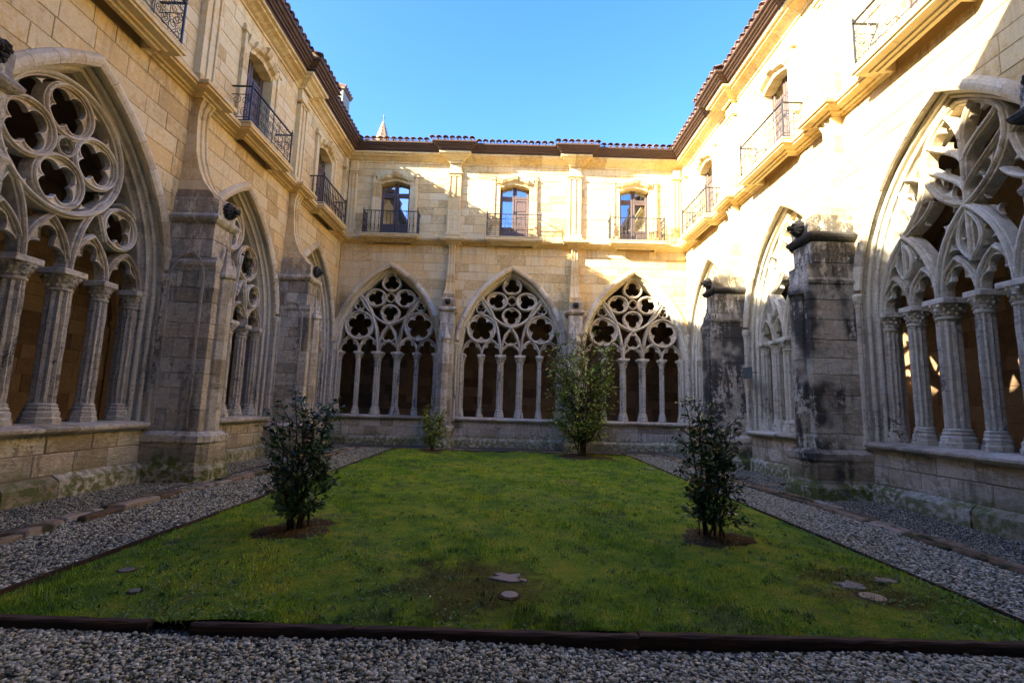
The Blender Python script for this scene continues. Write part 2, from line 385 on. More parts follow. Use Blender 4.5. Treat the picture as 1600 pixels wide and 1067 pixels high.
def tube(mb, pts, r, seg=5, rr=None, taper=1.0):
    P = [Vector(p) for p in pts]; n = len(P); vs = []; fs = []
    ref = Vector((0, 0, 1))
    for i in range(n):
        d = (P[min(i+1, n-1)]-P[max(i-1, 0)]).normalized()
        a = d.cross(ref)
        if a.length < .1: a = d.cross(Vector((1, 0, 0)))
        a.normalize(); b = d.cross(a)
        q = r*(1+(taper-1)*i/max(1, n-1))
        for j in range(seg):
            th = 2*PI*j/seg; vs.append(P[i]+a*math.cos(th)*q+b*math.sin(th)*q)
    for i in range(n-1):
        for j in range(seg): fs.append((i*seg+j, i*seg+(j+1) % seg, (i+1)*seg+(j+1) % seg, (i+1)*seg+j))
    fs += [tuple(range(seg))[::-1], tuple((n-1)*seg+j for j in range(seg))]
    mb.add(vs, fs, rr)
def stack(mb, secs, r=None):
    """loft of closed rings: secs = list of lists of (x,y,z) of equal length"""
    m = len(secs[0]); vs = [p for s in secs for p in s]; fs = []
    for i in range(len(secs)-1):
        for j in range(m): fs.append((i*m+j, i*m+(j+1) % m, (i+1)*m+(j+1) % m, (i+1)*m+j))
    fs += [tuple(range(m))[::-1], tuple((len(secs)-1)*m+j for j in range(m))]
    mb.add(vs, fs, r)
def extrude_u(mb, path, prof, r=None, z_off=0):
    """moulding: path = list of (u, d) in plan (d = distance the path is pushed out of the wall), prof = list of (out, z)"""
    n = len(path); rows = []
    for i in range(n):
        P = Vector(path[i]); a = Vector(path[i-1]) if i else None; b = Vector(path[i+1]) if i < n-1 else None
        d1 = (P-a).normalized() if a is not None else None; d2 = (b-P).normalized() if b is not None else None
        if d1 is None: d1 = d2
        if d2 is None: d2 = d1
        n1 = Vector((-d1.y, d1.x)); n2 = Vector((-d2.y, d2.x)); nn = (n1+n2).normalized(); k = 1/max(.4, nn.dot(n1))
        rows.append([(P.x+nn.x*o*k, -(P.y+nn.y*o*k), z) for o, z in prof])
    m = len(prof); vs = [p for row in rows for p in row]; fs = []
    for i in range(n-1):
        for j in range(m): fs.append((i*m+j, i*m+(j+1) % m, (i+1)*m+(j+1) % m, (i+1)*m+j))
    fs += [tuple(range(m))[::-1], tuple((n-1)*m+j for j in range(m))]
    mb.add(vs, fs, r)
def cut_path(path, step, gap=.004):
    """split a plan polyline into stones; returns list of short polylines"""
    out = []; cur = [path[0]]; left = step*R.uniform(.7, 1.2)
    for i in range(1, len(path)):
        a, b = Vector(path[i-1]), Vector(path[i]); L = (b-a).length; pos = 0
        straight = abs(a.y-b.y) < 1e-6
        while straight and L-pos > left+.15:
            pos += left; p = a+(b-a)*(pos/L); dd = (b-a).normalized()*gap
            cur.append(tuple(p-dd)); out.append(cur); cur = [tuple(p+dd)]; left = step*R.uniform(.75, 1.25)
        left = max(.2, left-(L-pos)) if straight else left
        cur.append(tuple(b))
    out.append(cur); return out

# ------------------------------------------------------------------ tracery designs (u from window centre, z world)
ZS = 3.6; AH = 3.25          # springing height, arch rise of the opening
def cusp(mb, p, dirv, s, y0, y1):
    """a small pointed cusp standing off a rib at p towards dirv"""
    d = Vector(dirv).normalized(); n = Vector((-d.y, d.x)); P = Vector(p)
    L = bez(tuple(P-n*s*1.5), tuple(P-n*s*.15+d*s*.10), tuple(P+d*s*1.25), n=6)
    Rr = bez(tuple(P+d*s*1.25), tuple(P+n*s*.15+d*s*.10), tuple(P+n*s*1.5), n=6)
    pts = L+Rr[1:]; m = len(pts)
    vs = [(x, y0+.085, z) for x, z in pts]+[(x, y1-.085, z) for x, z in pts]
    fs = [tuple(range(m)), tuple(range(m, 2*m))[::-1]]+[(i, m+i, m+(i+1) % m, (i+1) % m) for i in range(m)]
    mb.add(vs, fs)
def tracery_star(a):         # back wall: four trefoils in a curved square over five lights
    mb = MB(); p = 2*a/5; y0, y1 = .28, .54
    for k in (-1, 1):
        lancet(mb, k*p*2, ZS, p/2, .60); lancet(mb, k*p, ZS, p/2, .60)
        roundel(mb, k*1.20, 4.66, .60, 5, 90)
        sweep(mb, bez((k*p/2, ZS), (k*.46, 4.75), (k*.80, 5.55), (k*1.30, 5.98)), ribprof(.12, y0-.03, y1))
        sweep(mb, bez((k*1.30, 5.98), (k*1.05, 5.35), (k*.55, 4.85), (0, 4.72)), ribprof(.10, y0-.02, y1))
        roundel(mb, k*1.24, 5.47, .215, 3, 90, w=.05)
        # pointed trefoil cells left and right
        out = [(k*.97, 5.78+.0)] ; out = [(k*(.60+.40*math.cos(t)), 5.80+.34*math.sin(t)) for t in [2*PI*i/30 for i in range(30)]]
        sweep(mb, out, ribprof(.08, y0, y1), closed=True)
        cell(mb, (k*.60, 5.80), out, foils((k*.60, 5.80), .325, 3, 180 if k < 0 else 0), y0+.07, y1-.05, n=72, lip=.03)
    lancet(mb, 0, ZS, p/2, .42)
    sweep(mb, pointed(p/2, 1.12, ZS, 0, 12), ribprof(.10, y0-.01, y1))
    roundel(mb, 0, 4.28, .31, 3, 90, w=.05)
    for cz, rot in ((6.42, 90), (5.19, 270)):
        s = 1 if rot == 90 else -1
        out = [(.36*math.cos(t)*(1-.25*max(0, math.sin(t)*s)), cz+s*(.33*(math.sin(t)*s if s > 0 else -math.sin(t)*-1)) if False else cz+(.44 if math.sin(t)*s > 0 else .32)*math.sin(t)) for t in [2*PI*i/32 for i in range(32)]]
        sweep(mb, out, ribprof(.08, y0, y1), closed=True)
        cell(mb, (0, cz), out, foils((0, cz), .325, 3, rot), y0+.07, y1-.05, n=72, lip=.03)
    roundel(mb, 0, 5.81, .2, 4, 90, w=.04)
    return mb
def tracery_wheel(a):        # left wall: great ring holding four quatrefoils
    mb = MB(); p = 2*a/5; y0, y1 = .28, .54
    C = (0, 5.56); RR = 1.13
    sweep(mb, arc(C[0], C[1], RR-.05, 0, 360, 64)[:-1], ribprof(.13, y0-.04, y1), closed=True)
    for k in range(4): roundel(mb, C[0]+.60*math.cos(rad(90*k)), C[1]+.60*math.sin(rad(90*k)), .455, 4, 45 if k % 2 == 0 else 45, w=.085)
    roundel(mb, C[0], C[1], .17, 4, 0, w=.04)
    for k in range(4):
        for dt in (-14, 14):
            th = rad(45+90*k+dt); cusp(mb, (C[0]+.98*math.cos(th), C[1]+.98*math.sin(th)), (-math.cos(th), -math.sin(th)), .07, y0, y1)
    for k in (-1, 1):
        lancet(mb, k*p*2, ZS, p/2, .62); lancet(mb, k*p, ZS, p/2, .72)
        roundel(mb, k*1.27, 4.62, .40, 4, 45, w=.08)
        sweep(mb, bez((k*p/2, ZS), (k*.42, 4.3), (k*.62, 4.75), (k*.9, 4.98)), ribprof(.12, y0-.02, y1))
        sweep(mb, [(k*.98, 4.3), (k*.80, 4.72)], ribprof(.07, y0, y1))
        sweep(mb, bez((k*1.55, 4.95), (k*1.45, 5.05), (k*1.22, 5.1)), ribprof(.06, y0, y1))
        sweep(mb, [(k*1.05, 6.02), (k*.98, 6.2)], ribprof(.06, y0, y1))
        sweep(mb, [(k*.62, 6.5), (k*.42, 6.66)], ribprof(.06, y0, y1))
    lancet(mb, 0, ZS, p/2, .80)
    return mb
def tracery_column_rings(a): # left wall second window: stacked ringed quatrefoils
    mb = MB(); p = 2*a/5; y0, y1 = .28, .54
    roundel(mb, 0, 5.98, .62, 5, 90, w=.11)
    roundel(mb, 0, 4.78, .42, 4, 45)
    for k in (-1, 1):
        roundel(mb, k*.96, 5.28, .50, 5, 90, w=.10); roundel(mb, k*1.38, 4.45, .345, 4, 0)
        lancet(mb, k*p*2, ZS, p/2, .55); lancet(mb, k*p, ZS, p/2, .55)
        sweep(mb, bez((k*p/2, ZS), (k*.40, 4.5), (k*.55, 5.0), (k*.62, 5.4)), ribprof(.11, y0-.02, y1))
        sweep(mb, bez((k*p*1.5, ZS), (k*1.1, 4.1), (k*.85, 4.45), (k*.9, 4.85)), ribprof(.09, y0-.01, y1))
        sweep(mb, [(k*.55, 4.3), (k*.75, 4.75)], ribprof(.06, y0, y1))
        sweep(mb, [(k*.45, 6.45), (k*.3, 6.62)], ribprof(.06, y0, y1))
    lancet(mb, 0, ZS, p/2, .62)
    return mb
def tracery_flow(a):         # right wall: flowing flame-like bars over six lights in pairs
    mb = MB(); p = 2*a/6; y0, y1 = .26, .52
    def rib(path, w=.12, cus=(), dy=0):
        sweep(mb, path, ribprof(w, y0+dy, y1))
        for (t, side, s) in cus:
            i = int(t*(len(path)-1)); q = Vector(path[i]); d = (Vector(path[min(i+1, len(path)-1)])-Vector(path[max(i-1, 0)])).normalized()
            nn = Vector((-d.y, d.x))*side; cusp(mb, tuple(q+nn*w*.4), tuple(nn), s, y0, y1)
    for k in (-1, 1):
        for j in (.5, 1.5, 2.5): lancet(mb, k*j*p, ZS, p/2, .62, w=.10)
        # ribs rising from the thick mullions, crossing over the centre and swelling into the big vesica
        rib(bez((k*p, ZS), (k*p*.95, 4.25), (k*.38, 4.72), (0, 5.02), 14), .12, [(.55, k, .10)], -.03)
        rib(bez((0, 5.02), (k*.50, 5.25), (k*.80, 5.75), (k*.70, 6.18), 14), .12, [(.35, k, .12), (.7, k, .12)], -.03)
        rib(bez((k*.70, 6.18), (k*.62, 6.5), (k*.3, 6.72), (0, 6.82), 10), .12, [(.5, k, .09)])
        # outer pair arches
        rib(bez((k*p, ZS), (k*p*1.05, 4.2), (k*.92, 4.66), (k*1.26, 4.93), 12), .13, [(.6, -k, .09)], -.02)
        rib(bez((k*a, ZS), (k*a*.98, 4.2), (k*1.62, 4.68), (k*1.26, 4.93), 12), .12, [(.6, k, .08)])
        rib(bez((k*1.26, 4.93), (k*1.05, 5.15), (k*.82, 5.35), (k*.78, 5.80), 10), .10, [(.35, -k, .10), (.75, k, .08)])
        rib(bez((k*1.22, 4.90), (k*.98, 5.02), (k*.72, 5.12), (k*.60, 5.34), 10), .07, [(.5, k, .07)])
        cusp(mb, (k*.22, 5.12), (k*.6, .4), .09, y0, y1); cusp(mb, (k*.40, 4.78), (k*.7, .5), .09, y0, y1)
        rib(bez((k*1.26, 4.93), (k*1.48, 5.2), (k*1.42, 5.5), (k*1.52, 5.42), 8), .09)
        # mouchettes branching in the vesica
        rib(bez((0, 5.75), (k*.08, 6.02), (k*.38, 6.12), (k*.64, 6.36), 10), .09, [(.6, k, .09)])
        rib(bez((0, 5.25), (k*.06, 5.5), (k*.36, 5.62), (k*.70, 5.98), 10), .075, [(.45, -k, .07), (.7, k, .08)])
        rib(bez((0, 6.1), (k*.05, 6.45), (k*.18, 6.6), (k*.26, 6.72), 8), .08, [(.55, -k, .06)])
        # daggers against the arch
        rib(bez((k*.78, 5.80), (k*1.0, 5.95), (k*1.15, 6.0), (k*1.28, 6.0), 6), .08, [(.5, 1, .07)])
        rib(bez((k*1.0, 5.2), (k*1.25, 5.5), (k*1.3, 5.8), (k*1.22, 6.05), 6), .07, [(.5, k, .06)])
        rib([(k*p*2, 3.95), (k*p*2, 4.25), (k*p*2, 4.5), (k*p*2, 4.85)], .065, [(.4, 1, .06), (.4, -1, .06)])
        rib(bez((k*(p*2-.02), 4.12), (k*(p*2-.22), 4.35), (k*(p*2-.2), 4.6), (k*(p*2), 4.78), 8), .05, [(.5, k, .045)]); rib(bez((k*(p*2+.02), 4.12), (k*(p*2+.22), 4.35), (k*(p*2+.2), 4.6), (k*(p*2), 4.78), 8), .05, [(.5, -k, .045)])
        rib(bez((k*.03, 4.15), (k*.26, 4.38), (k*.24, 4.62), (k*.02, 4.90), 8), .05, [(.35, -k, .05), (.7, -k, .05), (.5, k, .05)])
        cusp(mb, (k*.44, 5.62), (-k*1, .3), .08, y0, y1); cusp(mb, (k*.60, 6.5), (-k*.6, -.5), .08, y0, y1)
    rib([(0, ZS+.5), (0, 5.0), (0, 5.6), (0, 6.5)], .10, [(.4, 1, .07), (.4, -1, .07)])
    return mb
TRACERY = dict(star=tracery_star, wheel=tracery_wheel, rings=tracery_column_rings, flow=tracery_flow)

# ------------------------------------------------------------------ columns
def ringpts(rx, ry, z, lobes=0, amp=0.0, n=24, ph=0, cx=0, cy=0):
    return [(cx+rx*(1+amp*math.cos(lobes*t))*math.cos(t), cy+ry*(1+amp*math.cos(lobes*t))*math.sin(t), z) for t in [ph+2*PI*i/n for i in range(n)]]
_cm = {}
def column_meshes(w, d):
    if (w, d) in _cm: return _cm[w, d]
    s = MB(); n = 40; rings = []
    for i in range(13):
        z = 1.44+(3.24-1.44)*i/12; k = 1+R.uniform(-.012, .012)
        rg = ringpts(w/2*k, d/2*k, z, 10, .10, n)
        rings.append([(x+R.uniform(-.003, .003), y+R.uniform(-.003, .003), zz) for x, y, zz in rg])
    stack(s, rings, .4)
    b = MB(); prof = [(1.75, 1.10), (1.75, 1.20), (1.6, 1.215), (1.6, 1.29), (1.38, 1.32), (1.45, 1.35), (1.28, 1.38), (1.34, 1.41), (1.05, 1.44)]
    oc = lambda k, z: [(w/2*k*x*1.06, d/2*k*y*1.0, z) for x, y in [(math.cos(PI/8+PI/4*i), math.sin(PI/8+PI/4*i)) for i in range(8)]]
    stack(b, [oc(k*.95, z) for k, z in prof], .6)
    c = MB(); stack(c, [ringpts(w/2*k, d/2*k2, z, 0, 0, 16) for k, k2, z in [(1.0, 1.0, 3.23), (1.25, 1.15, 3.25), (1.25, 1.15, 3.275), (1.05, 1.0, 3.29), (1.15, 1.05, 3.36), (1.45, 1.25, 3.46), (1.6, 1.35, 3.50)]], .5)
    box(c, -w*.92, w*.92, -d*.70, d*.70, 3.50, 3.60, .6, .012)
    for lv, (zz, kk) in enumerate([(3.33, 1.22), (3.40, 1.42), (3.46, 1.62)]):
        m = 11
        for i in range(m):
            t = 2*PI*(i+.5*(lv % 2))/m+R.uniform(-.1, .1); x, y = w/2*kk*math.cos(t), d/2*(kk*.85+.1)*math.sin(t)
            q = R.uniform(.026, .04)*(w/.22); cz = zz+R.uniform(-.012, .012)
            vs = [(x+q*a*R.uniform(.8, 1.2), y+q*b*R.uniform(.8, 1.2), cz+q*e*1.25) for a, b, e in [(1, 0, 0), (-1, 0, 0), (0, 1, 0), (0, -1, 0), (0, 0, 1), (0, 0, -1)]]
            c.add(vs, [(0, 2, 4), (2, 1, 4), (1, 3, 4), (3, 0, 4), (2, 0, 5), (1, 2, 5), (3, 1, 5), (0, 3, 5)])
    _cm[w, d] = (s.mesh('column_shaft', 'column'), b.mesh('column_base', 'column'), c.mesh('capital', 'carved'))
    return _cm[w, d]

# ------------------------------------------------------------------ iron balcony railings
def spiral(cx, cz, r, turns, a0, d=1, n=16):
    return [(cx+r*(1-.75*i/n)*math.cos(a0+d*2*PI*turns*i/n), cz+r*(1-.75*i/n)*math.sin(a0+d*2*PI*turns*i/n)) for i in range(n+1)]
_bm = {}
def railing(parent, hw, out, z0, style):
    """railing of a balcony from -hw..hw, standing 'out' before the wall; heights relative"""
    H = .95
    def bar(w=.021):
        m = MB(); box(m, -w/2, w/2, -w/2, w/2, .05, H-.02, .5)
        for zz in (.30, .34, .62): box(m, -w*1.1, w*1.1, -w*1.1, w*1.1, zz, zz+.035, .5, .006)
        return m.mesh('baluster', 'iron')
    if 'bar' not in _bm:
        _bm['bar'] = bar()
        p = MB(); box(p, -.016, .016, -.016, .016, 0, H+.02, .5); stack(p, [ringpts(r, r, z, n=8) for r, z in [(.012, H+.02), (.028, H+.05), (.03, H+.07), (.012, H+.10), (.006, H+.16)]])
        _bm['post'] = p.mesh('corner_post', 'iron')
    for s in (-1, 1): link('corner_post', _bm['post'], parent, (s*hw, -out, z0))
    rails = [('handrail', H-.02, .022, .05), ('bottom_rail', .05, .012, .028)]
    for nm, zz, h, w in rails:
        m = MB(); box(m, -hw-.02, hw+.02, -out-w/2, -out+w/2, z0+zz, z0+zz+h, .5)
        for s in (-1, 1): box(m, s*hw-w/2, s*hw+w/2, -out+w/2, 0, z0+zz, z0+zz+h, .5)
        m.obj(nm, 'iron', parent)
    if style == 'bars':
        n = 14
        for i in range(1, n): link('baluster', _bm['bar'], parent, (-hw+2*hw*i/n, -out, z0))
        for s in (-1, 1):
            for i in (1, 2, 3): link('baluster', _bm['bar'], parent, (s*hw, -out+out*i/4, z0))
        m = MB()
        for cx in (-hw*.55, 0, hw*.55):
            for s in (-1, 1):
                tube(m, [(x, -out-.012, z) for x, z in spiral(cx+s*.09, z0+.20, .085, 1.3, PI*.5 if s > 0 else PI*.5, -s)], .007, 4)
        m.obj('scrollwork', 'iron', parent)
    else:
        m = MB(); rr = z0
        n = 6; w = 2*hw/n
        for i in range(n+1):
            x = -hw+w*i; tube(m, [(x, -out, rr+.06), (x, -out, rr+H)], .009, 4)
        box(m, -hw, hw, -out-.006, -out+.006, rr+.13, rr+.145); box(m, -hw, hw, -out-.006, -out+.006, rr+.72, rr+.735)
        for i in range(n):
            cx = -hw+w*(i+.5)
            for s in (-1, 1):
                for v in (-1, 1):
                    tube(m, [(x, -out, z) for x, z in spiral(cx+s*w*.22, rr+.43+v*.15, w*.24, 1.5, PI if s > 0 else 0, s*v, 18)], .0075, 4)
                tube(m, [(x, -out, z) for x, z in spiral(cx+s*w*.25, rr+.80, w*.2, 1.2, 0 if s > 0 else PI, -s, 12)], .006, 4)
            tube(m, [(x, -out-.01, z) for x, z in arc(cx, rr+.43, w*.13, 0, 360, 12)], .007, 4)
            tube(m, [(cx, -out, rr+.14), (cx, -out, rr+.28)], .006, 4)
        for s in (-1, 1):
            for j in (0, 1):
                cy = -out*(.28+.45*j)
                for v in (-1, 1): tube(m, [(s*hw, cy+x, z) for x, z in spiral(0, rr+.43+v*.16, .12, 1.5, PI*.5, v, 16)], .0075, 4)
            box(m, s*hw-.005, s*hw+.005, -out, 0, rr+.13, rr+.145); box(m, s*hw-.005, s*hw+.005, -out, 0, rr+.72, rr+.735)
        m.obj('scrollwork', 'iron', parent)

# ------------------------------------------------------------------ the facades
ZC0, ZC1 = 7.96, 8.20            # string course
DOORW, DOORT = .61, 10.64
GOOD = 300
def facade(spec):
    root = empty('cloister_facade', spec['loc'], spec['rz'])
    tag(root, spec['label'], 'facade')
    u0, u1 = spec['u0'], spec['u1']; a = spec['a']; piers = spec['piers']; pw = spec['pw']; pd = spec['pd']
    Mw = Matrix.Translation(spec['loc']) @ Matrix.Rotation(spec['rz'], 4, 'Z')
    def pix(u, z, y=0): return project(Mw @ Vector((u, y, z)))
    OFF = spec.get('off', .17)
    bays = spec['bays']
    # ---- wall surface in courses, cut around the openings
    courses = []; z = .34
    for top, lo, hi in ((1.0, .30, .36), (ZS, .27, .42), (ZC0, .31, .41)):
        n = max(1, round((top-z)/((lo+hi)/2))); hs = [R.uniform(lo, hi) for _ in range(n)]; k = (top-z)/sum(hs)
        for h in hs: courses.append((z, z+h*k)); z += h*k
    z = ZC1-.02
    for top, lo, hi in ((10.84, .29, .38), (11.5, .30, .36)):
        n = max(1, round((top-z)/((lo+hi)/2))); hs = [R.uniform(lo, hi) for _ in range(n)]; k = (top-z)/sum(hs)
        for h in hs: courses.append((z, z+h*k)); z += h*k
    blocks = []; core = MB()
    def holes(z0, z1):
        hs = []
        for b in bays:
            cu = b['u']
            if z0 >= .99 and z1 <= ZC0+.01:
                w0 = hwarch(a, AH, ZS, OFF, z0); w1 = hwarch(a, AH, ZS, OFF, z1)
                if w0 > .02: hs.append((cu, w0, w1))
            if z0 >= ZC1-.05 and z1 < 10.87 and b.get('door', True): hs.append((cu, DOORW+.12, DOORW+.12))
        return sorted(hs)
    for z0, z1 in courses:
        L0, L1 = u0, u0; segs = []
        for cu, w0, w1 in holes(z0, z1):
            segs.append((L0, cu-w0, L1, cu-w1)); L0, L1 = cu+w0, cu+w1
        segs.append((L0, u1, L1, u1))
        for (b0, b1, t0, t1) in segs:
            if b1-b0 < .01 and t1-t0 < .01: continue
            core.add([(b0, .016, z0), (b1, .016, z0), (t1, .016, z1), (t0, .016, z1), (b0, .68, z0), (b1, .68, z0), (t1, .68, z1), (t0, .68, z1)],
                     [(0, 1, 2, 3), (7, 6, 5, 4)], .5)
            lo, hi = min(b0, t0), max(b1, t1); cuts = []; x = max(b0, t0)+R.uniform(.35, .9)
            while x < min(b1, t1)-.3: cuts.append(x); x += R.uniform(.36, .92)
            e0 = [b0]+cuts+[b1]; e1 = [t0]+cuts+[t1]
            for i in range(len(e0)-1): blocks.append((e0[i], e0[i+1], e1[i], e1[i+1], z0, z1))
    core.add([(u0, .016, ZC0), (u1, .016, ZC0), (u1, .016, ZC1), (u0, .016, ZC1)], [(0, 1, 2, 3)], .5)
    core.add([(u0, .0, 0), (u1, .0, 0), (u1, .0, .35), (u0, .0, .35)], [(0, 1, 2, 3)], .5)
    core.add([(u0, .68, 7.3), (u1, .68, 7.3), (u1, .68, 11.9), (u0, .68, 11.9), (u0, .016, 11.49), (u1, .016, 11.49), (u1, .016, 11.9), (u0, .016, 11.9)], [(4, 5, 6, 7)], .5)
    core.obj('wall_core', 'mortar', root)
    # rank the blocks by how large they show
    ranked = []
    for bl in blocks:
        c0 = [pix(bl[0], bl[4]), pix(bl[1], bl[4]), pix(bl[3], bl[5]), pix(bl[2], bl[5])]
        area = -1
        if all(c0):
            cx = sum(c[0] for c in c0)/4; cy = sum(c[1] for c in c0)/4
            if -20 < cx < 1620 and -20 < cy < 1087:
                area = abs(sum(c0[i][0]*c0[(i+1) % 4][1]-c0[(i+1) % 4][0]*c0[i][1] for i in range(4)))/2
                mid = (bl[0]+bl[1])/2
                if bl[4] < 5.2 and any(abs(mid-p) < pw/2 for p in piers): area = 0
        ranked.append((area, bl))
    ranked.sort(key=lambda q: -q[0])
    def blockmesh(mb, bl, base=(0, 0)):
        g = .0050; b0, b1, t0, t1, z0, z1 = bl; bu, bz = base; rr = R.random()
        y = R.uniform(-.004, .004) if z0 > 3.6 else R.uniform(-.010, .008)
        q = lambda k, yy: [(b0+k-bu, yy, z0+k-bz), (b1-k-bu, yy, z0+k-bz), (t1-k-bu, yy, z1-k-bz), (t0+k-bu, yy, z1-k-bz)]
        c = .006 if z0 > 3.6 else .012
        if b1-b0 < .06 or t1-t0 < .06: return
        vs = q(g, .03)+q(g, y+c)+q(g+c, y)
        mb.add(vs, [(0, 1, 5, 4), (1, 2, 6, 5), (2, 3, 7, 6), (3, 0, 4, 7), (4, 5, 9, 8), (5, 6, 10, 9), (6, 7, 11, 10), (7, 4, 8, 11), (8, 9, 10, 11)], rr)
    keep = spec.get('keep', GOOD)
    for area, bl in ranked[:keep]:
        if area <= 0: continue
        mb = MB(); base = ((bl[0]+bl[1])/2, bl[4]); blockmesh(mb, bl, base)
        if mb.v: mb.obj('stone_block', 'ashlar', root, loc=(base[0], 0, base[1]))
    rest = MB()
    for area, bl in ranked[:keep]:
        if area <= 0: blockmesh(rest, bl)
    for area, bl in ranked[keep:]: blockmesh(rest, bl)
    rest.obj('masonry', 'ashlar', root, kind='stuff')
    # ---- mossy plinth stones
    pl = empty('plinth', parent=root); x = u0
    while x < u1-.05:
        w = min(R.uniform(.7, 1.3), u1-x); m = MB(); o = R.uniform(.10, .15); h = R.uniform(.27, .31)
        vs = [(x+.006, .02, -.1), (x+w-.006, .02, -.1), (x+w-.006, .02, h+.06), (x+.006, .02, h+.06), (x+.006, -o, -.1), (x+w-.006, -o, -.1), (x+w-.006, -o, h-.05), (x+.006, -o, h-.05), (x+.006, -o+.05, h), (x+w-.006, -o+.05, h)]
        m.add(vs, [(4, 5, 6, 7), (7, 6, 9, 8), (8, 9, 2, 3), (0, 4, 7, 8, 3), (1, 2, 9, 6, 5)]); m.obj('plinth_stone', 'ashlar', pl); x += w
    # ---- windows of the arcade
    for b in bays:
        if b.get('blank'): continue
        cu = b['u']
        W = empty('tracery_window', (cu, 0, 0), parent=root)
        # jamb and arch mouldings, cut into voussoirs on the outer order
        path = [(-a, 1.08)]+[(-a, 1.08+(ZS-1.08)*i/4) for i in range(1, 4)]+pointed(a, AH, ZS, 0, 16)+[(a, 1.08+(ZS-1.08)*i/4) for i in range(3, 0, -1)]+[(a, 1.08)]
        prof = [(0, .68), (0, .40), (.02, .36), (.035, .30), (.03, .25), (.06, .22), (.085, .235), (.10, .20), (.09, .15), (.115, .11), (.15, .12), (.165, .08), (.155, .04), (OFF+.01, .0), (OFF+.03, .02), (OFF+.03, .68)]
        m = MB(); sweep(m, path, prof, pclosed=False, cap=False, r=.5); m.obj('jamb_moulding', 'carved', W)
        hood = pointed(a, AH, ZS+.0, 0, 17)
        hp = [(OFF-.01, .0), (OFF+.0, -.05), (OFF+.05, -.085), (OFF+.10, -.10), (OFF+.15, -.09), (OFF+.20, -.03), (OFF+.21, .01)]
        hd = [p for p in hood if p[1] > 3.9]
        n = len(hd); per = 2
        hd = [Vector(q) for q in hd]
        for i in range(0, n-1, per):
            seg = [Vector(q) for q in hd[i:i+per+1]]
            if len(seg) < 2: continue
            # sweep needs true mitres: use neighbours through a local copy
            m = MB(); full = hd; rows = []
            for j in range(i, min(i+per+1, n)):
                p = full[j]; pa = full[max(0, j-1)]; pb = full[min(n-1, j+1)]
                d1 = (p-pa); d2 = (pb-p)
                if d1.length < 1e-6: d1 = d2
                if d2.length < 1e-6: d2 = d1
                d1.normalize(); d2.normalize()
                n1 = Vector((-d1.y, d1.x)); n2 = Vector((-d2.y, d2.x)); nn = (n1+n2).normalized(); kk = 1/max(.4, nn.dot(n1))
                sh = Vector((0, 0))
                if j == i: sh = d2*.004
                elif j == min(i+per, n-1): sh = -d1*.004
                rows.append([(p.x+sh.x+nn.x*w_*kk, y_, p.y+sh.y+nn.y*w_*kk) for w_, y_ in hp])
            mm = len(hp); vs = [q for rw in rows for q in rw]; fs = []
            for r_ in range(len(rows)-1):
                for c_ in range(mm-1): fs.append((r_*mm+c_, r_*mm+c_+1, (r_+1)*mm+c_+1, (r_+1)*mm+c_))
            fs += [tuple(range(mm))[::-1], tuple((len(rows)-1)*mm+c_ for c_ in range(mm))]
            m.add(vs, fs); m.obj('hood_stone', 'carved', W)
        # tracery
        key = (b['design'], a)
        if key not in _tr: _tr[key] = TRACERY[b['design']](a).mesh('tracery', 'carved')
        link('tracery', _tr[key], W)
        nl = 6 if b['design'] == 'flow' else 5; p = 2*a/nl
        for i in range(1, nl):
            x = -a+p*i; thick = (nl == 6 and i in (2, 4)) or (nl == 5 and i in (2, 3))
            cm = column_meshes(.235 if thick else .165, .36 if thick else .28)
            for nm, me in zip(('column_shaft', 'column_base', 'capital'), cm): link(nm, me, W, (x, .42, 0))
        for s in (-1, 1):
            cm = column_meshes(.165, .28)
            for nm, me in zip(('column_shaft', 'column_base', 'capital'), cm): link(nm, me, W, (s*(a-.02), .42, 0))
            # clustered jamb shafts and the outer colonnette that carries the hood
            for off, yy, rr_ in ((-.0, .22, .045), (.10, .12, .04)):
                m = MB(); stack(m, [ringpts(rr_, rr_, z_, n=10, cx=s*(a+off), cy=yy) for z_ in (1.1, 2.3, 3.6)], .5); m.obj('jamb_shaft', 'column', W, smooth=False)
            cx = s*(a+OFF+.06)
            m = MB(); stack(m, [ringpts(k, k, z_, n=10, cx=cx, cy=-.04) for k, z_ in ((.085, .96), (.085, 1.1), (.06, 1.2), (.055, 1.25), (.055, 3.72), (.07, 3.74), (.06, 3.78), (.085, 3.86), (.105, 3.92), (.11, 3.97), (.06, 4.02))], .5)
            for i in range(7):
                th = 2*PI*i/7; q = .028; x_, y_ = cx+.085*math.cos(th), -.04+.085*math.sin(th)
                m.add([(x_+q*e[0], y_+q*e[1], 3.86+q*1.3*e[2]) for e in [(1, 0, 0), (-1, 0, 0), (0, 1, 0), (0, -1, 0), (0, 0, 1), (0, 0, -1)]], [(0, 2, 4), (2, 1, 4), (1, 3, 4), (3, 0, 4), (2, 0, 5), (1, 2, 5), (3, 1, 5), (0, 3, 5)])
            m.obj('colonnette', 'column', W)
        # sill in slabs
        S = empty('window_sill', (cu, 0, 0), parent=root); x = -a-OFF+.02
